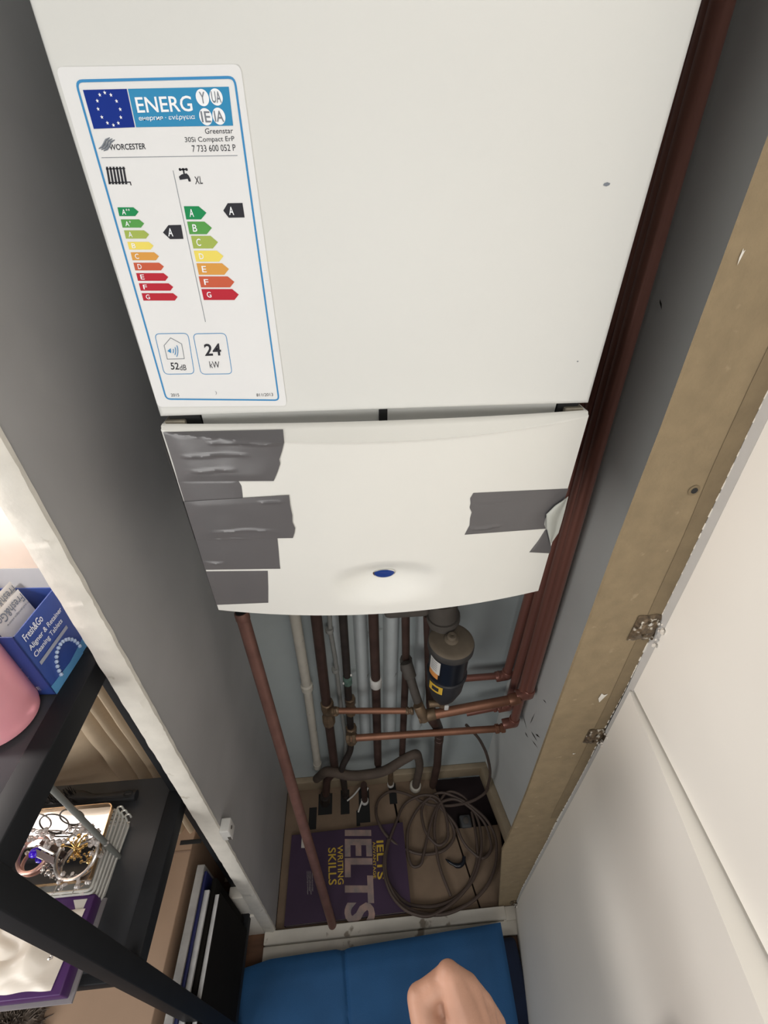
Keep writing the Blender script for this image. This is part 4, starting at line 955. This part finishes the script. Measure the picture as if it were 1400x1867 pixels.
# open hoops hanging across the rack
for k, (px, py, r, lb) in enumerate(((80, 1508, .017, 'thin silver hoop earring nearest the front post, on the mirror tray'), (110, 1512, .019, 'larger silver hoop earring left of the grey rod'), (140, 1498, .016, 'small silver hoop earring under the gold rim of the tray'))):
    c = P(px, py, Z=JZ); mb = MB(); mb.tube([c + Vector((r * math.cos(a), .25 * r * math.sin(a), r + .001 + r * math.sin(a))) for a in [2 * math.pi * i / 30 for i in range(30)]], .0011, GREYMET if k else SIL, 6, closed=True)
    mb.build('hoop_earring', label=lb, cat='earring', group='hoop earrings on the mirror tray')
for px, py, n_, lb, m in ((42, 1530, 9, 'rose crystal drop earring at the left of the mirror tray', ROSE), (92, 1590, 12, 'silver chain bracelet heaped near the black post', SIL), (118, 1612, 10, 'clear crystal hair pin over the front rim of the tray', CRY), (148, 1620, 8, 'long clear drop earring hanging over the gold rim', CRY), (185, 1548, 10, 'crystal sprig beside the foot of the grey rod', CRY)):
    c = P(px, py, Z=JZ); mb = MB()
    for k in range(n_): mb.ball(c + Vector((random.uniform(-.010, .010), random.uniform(-.010, .010), random.uniform(.002, .008))), random.uniform(.0016, .0034), m, 1, (1, 1, random.choice((.6, 1.2))))
    mb.tube([c + Vector((random.uniform(-.01, .01), random.uniform(-.01, .01), random.uniform(.002, .006))) for _ in range(9)], .0006, SIL, 5)
    mb.build('jewel', label=lb, cat='jewellery')
# hairbrush
HB = mat('brush_black', (.02, .021, .024), .4); h0, h1 = P(60, 1478, Z=zt2 + .012), P(248, 1453, Z=zt2 + .012)
hb = thing('hairbrush', h0.lerp(h1, .5) - Vector((0, 0, .010)), 'black hairbrush lying behind the wire rack', 'hairbrush')
dv = (h1 - h0).normalized(); sv = Vector((-dv.y, dv.x, 0)); Lb = (h1 - h0).length
h0.y = max(h0.y, .338); h1.y = max(h1.y, .338)
mb = MB(); mb.tube([h0 + (h1 - h0) * t for t in (0, .08, .25, .45, .55, .7, .9, 1)], [.006, .013, .017, .013, .007, .006, .008, .0075], HB, 14); mb.build('handle', parent=hb)
mb = MB()
for k in range(60):
    p = h0 + (h1 - h0) * random.uniform(.03, .46); s = random.uniform(-.012, .012); mb.tube([p + sv * s * .6, p + sv * s + Vector((0, 0, .026))], .0006, HB, 4)
mb.build('bristle', parent=hb, kind='stuff')
mb = MB(); mb.tube([h0.lerp(h1, .93) + Vector((.006 * math.cos(a), .004 * math.sin(a), .0072)) for a in [2 * math.pi * i / 16 for i in range(16)]], .0014, GAP, 6, closed=True); mb.build('hang_hole', parent=hb)
# purple gift box with cloth
PB = mat('purple_box', (.07, .022, .115), .4, var=.1)
pb = thing('gift_box', (-.47, .17, zt2), 'flat purple box overhanging the front of the middle black shelf', 'box')
BXR, BXF, BXB = -.366, .113, .212
mb = MB(); mb.box((-.66, BXF + .006, zt2 + .004), (BXR - .006, BXB, zt2 + .028), PB, .0015); mb.build('box_lid', parent=pb)
mb = MB(); mb.box((-.66, BXF + .002, zt2 + .0002), (BXR - .001, BXB + .001, zt2 + .0036), mat('grey_board_edge', (.28, .26, .27), .6)); mb.build('base_board', parent=pb, label='grey board edge')
mb = MB(); q = P(147, 1650, Z=zt2 + .0284); mb.add([q + Vector((-.012, .006, 0)), q + Vector((.006, .006, 0)), q + Vector((.004, -.016, 0))], [(0, 1, 2)], PAGES); mb.build('box_sticker', parent=pb, label='cream corner print')
SATIN = mat('cream_satin', (.78, .71, .62), .35, var=.04)
mb = MB()
def cloth(u, v):
    x = -.62 + .236 * u; y = BXF + .012 + .072 * v
    e = min(1, 6 * min(u, 1 - u, v, 1 - v))
    return Vector((x + .006 * v, y + .004 * nz((x, y, 1), 30), zt2 + .0292 + e * (.006 + .012 * abs(nz((x * 1.6, y * 2.2, 3), 17)))))
mb.grid(cloth, 70, 34, SATIN)
mb.build('satin_cloth', label='cream satin cloth with small brooches spread on the purple box', cat='cloth')
for px, py, lb in ((65, 1716, 'pearl cluster stud on the cream satin by the black post'), (97, 1742, 'dull silver stud at the right of the cream satin')):
    c = P(px, py, Z=zt2 + .037); mb = MB(); 
    for k in range(6): mb.ball(c + Vector((random.uniform(-.003, .003), random.uniform(-.004, .004), random.uniform(0, .004))), .0022, SIL, 1)
    mb.build('stud_earring', label=lb, cat='earring')
mb = MB(); a, b = P(0, 1715, Z=zt2 + .0315), P(28, 1682, Z=zt2 + .0315); mb.tube([a + (a - b), b], .0028, CHROME, 8); mb.build('metal_bar', label='short silver bar lying on the purple box beside the satin', cat='bar')
mb = MB(); c = P(-4, 1683, Z=zt2 + .030); mb.ball(c, .012, mat('pale_green', (.55, .66, .42), .35), 2, (.7, 1.2, .5)); mb.build('green_charm', label='pale green charm at the edge of the purple box', cat='charm')

# low shelf: big cardboard box, papers and notebooks
zl = H - 1.403
bx = thing('cardboard_box', (-.56, .2, zl), 'large brown cardboard box under the middle black shelf', 'box')
mb = MB(); mb.box((-.86, .012, zl), (-.372, .435, H - 1.10), CARD, .002); mb.build('box_body', parent=bx)
q = P(348, 1535, Z=H - 1.10); mb = MB(); mb.box((q.x - .022, q.y - .004, H - 1.1004), (q.x + .022, q.y + .004, H - 1.0996), GAP, .0001); mb.build('hand_slot', parent=bx, label='dark hand slot')
mb = MB(); mb.box((-.86, .36, H - 1.0998), (-.372, .363, H - 1.0992), mat('card_crease', (.30, .20, .14), .9)); mb.build('flap_seam', parent=bx)
def xs(px): return P(px, 1700, Z=H - 1.105).x
NAVY = mat('navy_cover', (.018, .022, .10), .4); PADW = mat('pad_paper', (.50, .50, .50), .7, var=.1, scale=60); BLK = mat('dull_black', (.008, .007, .006), .9, spec=.1)
SLV = mat('plastic_sleeve', (.52, .50, .48), .25, trans=.35, var=.15, scale=40, bump=.5, bscale=60)
def slab(name, x0, x1, y0, y1, zt, m, label, cat, top=None):
    mb = MB(); n = 16
    mb.grid(lambda u, v: Vector((x0 + .0006 * nz((0, y0 + (y1 - y0) * u, zt), 60), y0 + (y1 - y0) * u, zl + (zt - zl) * v)), n, 1, m, False)
    mb.box((x0, y0, zl), (x1, y1, zt), m, .0006)
    return mb.build(name, label=label, cat=cat)
slab('plastic_sleeve', xs(337), xs(351), .11, .335, H - 1.095, SLV, 'crinkled clear plastic sleeve upright against the cardboard box', 'sleeve')
slab('folder', xs(352), xs(357), .11, .325, H - 1.10, NAVY, 'narrow navy folder upright beside the clear sleeve', 'folder')
slab('notepad', xs(358), xs(367), .10, .296, H - 1.105, PADW, 'white notepad upright between the navy and the black folder', 'notepad')
slab('folder', xs(368), xs(376), .10, .315, H - 1.11, BLK, 'black folder upright between the two white notepads', 'folder')
slab('notepad', xs(377.5), xs(385), .09, .290, H - 1.115, PADW, 'outermost white notepad upright beside the black folder', 'notepad')
mb = MB(); mb.box((xs(385) + .0003, .088, zl), (xs(385) + .002, .292, H - 1.1145), BLK); mb.build('dark_side_sheet', parent=bpy.data.objects['notepad.001'], label='black sheet on the outer side')  # added black sheet, painting the outer side of the pad dark as in shadow
# shaggy slipper in the corner
mb = MB(); FUR = mat('shaggy_fur', (.17, .135, .11), .95, var=.4, scale=120); c = P(8, 1868, Z=H - 1.08)
for k in range(900):
    a, b = random.uniform(0, 6.283), random.uniform(0, 1.5); d = Vector((math.cos(a) * math.cos(b), math.sin(a) * math.cos(b), math.sin(b))); p = c + Vector((d.x * .05, d.y * .045, d.z * .03 - .02))
    mb.tube([p, p + d * .012 + Vector((random.uniform(-.006, .006), random.uniform(-.006, .006), 0))], [.0016, .0004], FUR, 4, cap=False)
mb.ball(c - Vector((0, 0, .02)), 1, FUR, 3, (.05, .045, .03)); mb.build('fur_pompom', label='shaggy brown fur trim on the cardboard box in the lower left corner', cat='fur', recalc=False)

# ------------------------------------------------------------------ blue cushion in front of the cupboard
cu = thing('floor_cushion', (0, .1, 0), 'flat blue fabric cushion with a centre crease in front of the sill', 'cushion')
CT = .085
def edge_px(pts): return [P(x, y, Z=CT) for x, y in pts]
outl = edge_px([(380, 1900), (384, 1840), (396, 1800), (430, 1768), (490, 1747), (560, 1736), (612, 1729), (622, 1731), (640, 1725), (760, 1705), (870, 1687), (914, 1679)])
r_end = P(947, 1867, Z=CT); rr_ = outl[-1] + (r_end - outl[-1]) * 2.2
ll_ = outl[0] + Vector((.02, -.25, 0))
def cush(u, v):
    k = u * (len(outl) - 1); i = min(len(outl) - 2, int(k)); f = k - i
    back = outl[i].lerp(outl[i + 1], f); front = ll_.lerp(rr_, u)
    p = back.lerp(front, v)
    cr = P(632, 1800, Z=CT).x
    g = math.exp(-((p.x - cr - .03 * (v - .2)) / .0045) ** 2) * .006
    e = min(1, 14 * min(u, 1 - u)) ** .5 * min(1, 10 * v) ** .5
    p.z = CT - .012 * (1 - e) - g + .003 * nz((p.x, p.y, 0), 14)
    return p
mb = MB(); mb.grid(cush, 120, 50, BLUEF)
top_ = [cush(i / 60, 0) for i in range(61)] + [cush(1, j / 20) for j in range(1, 21)] + [cush(i / 60, 1) for i in range(59, -1, -1)] + [cush(0, j / 20) for j in range(19, 0, -1)]
n = len(top_); mb.add(top_ + [Vector((p.x, p.y, .045)) for p in top_], [(i, (i + 1) % n, n + (i + 1) % n, n + i) for i in range(n)] + [list(range(n, 2 * n))], BLUEF, True)
mb.build('top_panel', parent=cu)
mb = MB(); mb.box((-.33, -.30, 0), (P(938, 1700, Z=.04).x, .255, .044), NAVYF, .012); mb.build('base_pad', parent=cu, label='darker navy base')
mb = MB(); mb.tube([P(392, 1812, Z=CT - .012), P(383, 1850, Z=CT - .016), P(375, 1900, Z=CT - .02)], .0016, mat('clear_piping', (.30, .42, .55), .3), 6); mb.build('piping', parent=cu, label='pale piping')

# ------------------------------------------------------------------ the photographer's hand
def hp(px, py, d): return P(px, py, d=d)
chains = []
wr_ = hp(885, 1985, .385)
def chain(pts, rs): chains.append((pts, rs))
mcp = [hp(818, 1778, .400), hp(853, 1800, .410), hp(881, 1832, .418), hp(905, 1868, .424)]
DNW = Vector((0, .012, -1)).normalized()
for k, m_ in enumerate(mcp):
    chain([wr_.lerp(m_, -.02), wr_.lerp(m_, .5), m_], [.022, .0175, (.0118, .0115, .0108, .0100)[k]])
    L1, L2, L3 = ((.042, .025, .020), (.046, .028, .021), (.042, .026, .020), (.034, .020, .018))[k]
    fwd = (m_ - wr_).normalized()
    d1 = (-fwd * .10 + DNW).normalized(); d2 = (-fwd * .9 + DNW * .35).normalized(); d3 = (-fwd * .55 - DNW * .75).normalized()
    p1 = m_ + d1 * L1; p2 = p1 + d2 * L2; p3 = p2 + d3 * L3
    chain([m_, m_.lerp(p1, .5), p1], [.0105 - .0005 * k, .0088 - .0004 * k, .0090 - .0004 * k]); chain([p1, p2], [.0088 - .0004 * k, .0080 - .0004 * k]); chain([p2, p3], [.0078 - .0004 * k, .0068 - .0004 * k])
for a, b in zip(mcp, mcp[1:]): chain([a.lerp(b, .5).lerp(wr_, .06), wr_.lerp(a.lerp(b, .5), .4)], [.0108, .0185])
cmc = wr_.lerp(hp(800, 1900, .385), .55); tm = hp(777, 1876, .386); ti = hp(764, 1821, .396); tt = hp(792, 1802, .410)
chain([wr_.lerp(cmc, .2), cmc, tm], [.020, .0165, .0120]); chain([tm, ti], [.0132, .0118]); chain([ti, tt], [.0116, .0090])
chain([mcp[0] + DNW * .006, ti.lerp(mcp[0], .45), ti], [.0112, .0105, .0112]); chain([mcp[0], mcp[1], mcp[2], mcp[3]], [.0112, .0112, .0106, .0100])
for q_ in (.15, .5, .85, 1.1): chain([ti.lerp(tm, q_) + FW * .007, mcp[0].lerp(wr_, .15 + .28 * q_) + FW * .007], [.0098, .0098])
chain([cmc, mcp[0].lerp(wr_, .25)], [.0170, .0130]); chain([tm, mcp[0].lerp(wr_, .55)], [.0105, .0130])
fore = wr_ + (wr_ - mcp[1]).normalized() * .03 + Vector((.015, -.01, 0)); elb = fore + Vector((.06, -.17, -.09))
chain([wr_, fore, fore.lerp(elb, .5), elb], [.023, .0255, .034, .041])
mb = MB()
for pts, rs in chains:
    for a, b, r0, r1 in zip(pts, pts[1:], rs, rs[1:]):
        k = max(2, int((b - a).length / .004))
        for i in range(k + 1): mb.ball(a.lerp(b, i / k), r0 + (r1 - r0) * i / k, SKIN, 2)
me = bpy.data.meshes.new('raw'); me.from_pydata(mb.v, [], mb.f); raw = bpy.data.objects.new('raw', me); COL.objects.link(raw)
md = raw.modifiers.new('r', 'REMESH'); md.mode = 'VOXEL'; md.voxel_size = .0016
md = raw.modifiers.new('s', 'SMOOTH'); md.factor = .6; md.iterations = 13
dg = bpy.context.evaluated_depsgraph_get(); rm = bpy.data.meshes.new_from_object(raw.evaluated_get(dg))
hb_ = MB(); hb_.add([v.co.copy() for v in rm.vertices], [list(p.vertices) for p in rm.polygons], SKIN, True)
bpy.data.objects.remove(raw)
hand = hb_.build('person', label='bare fist and forearm of the person reaching in over the blue cushion', cat='person', sharp=180)
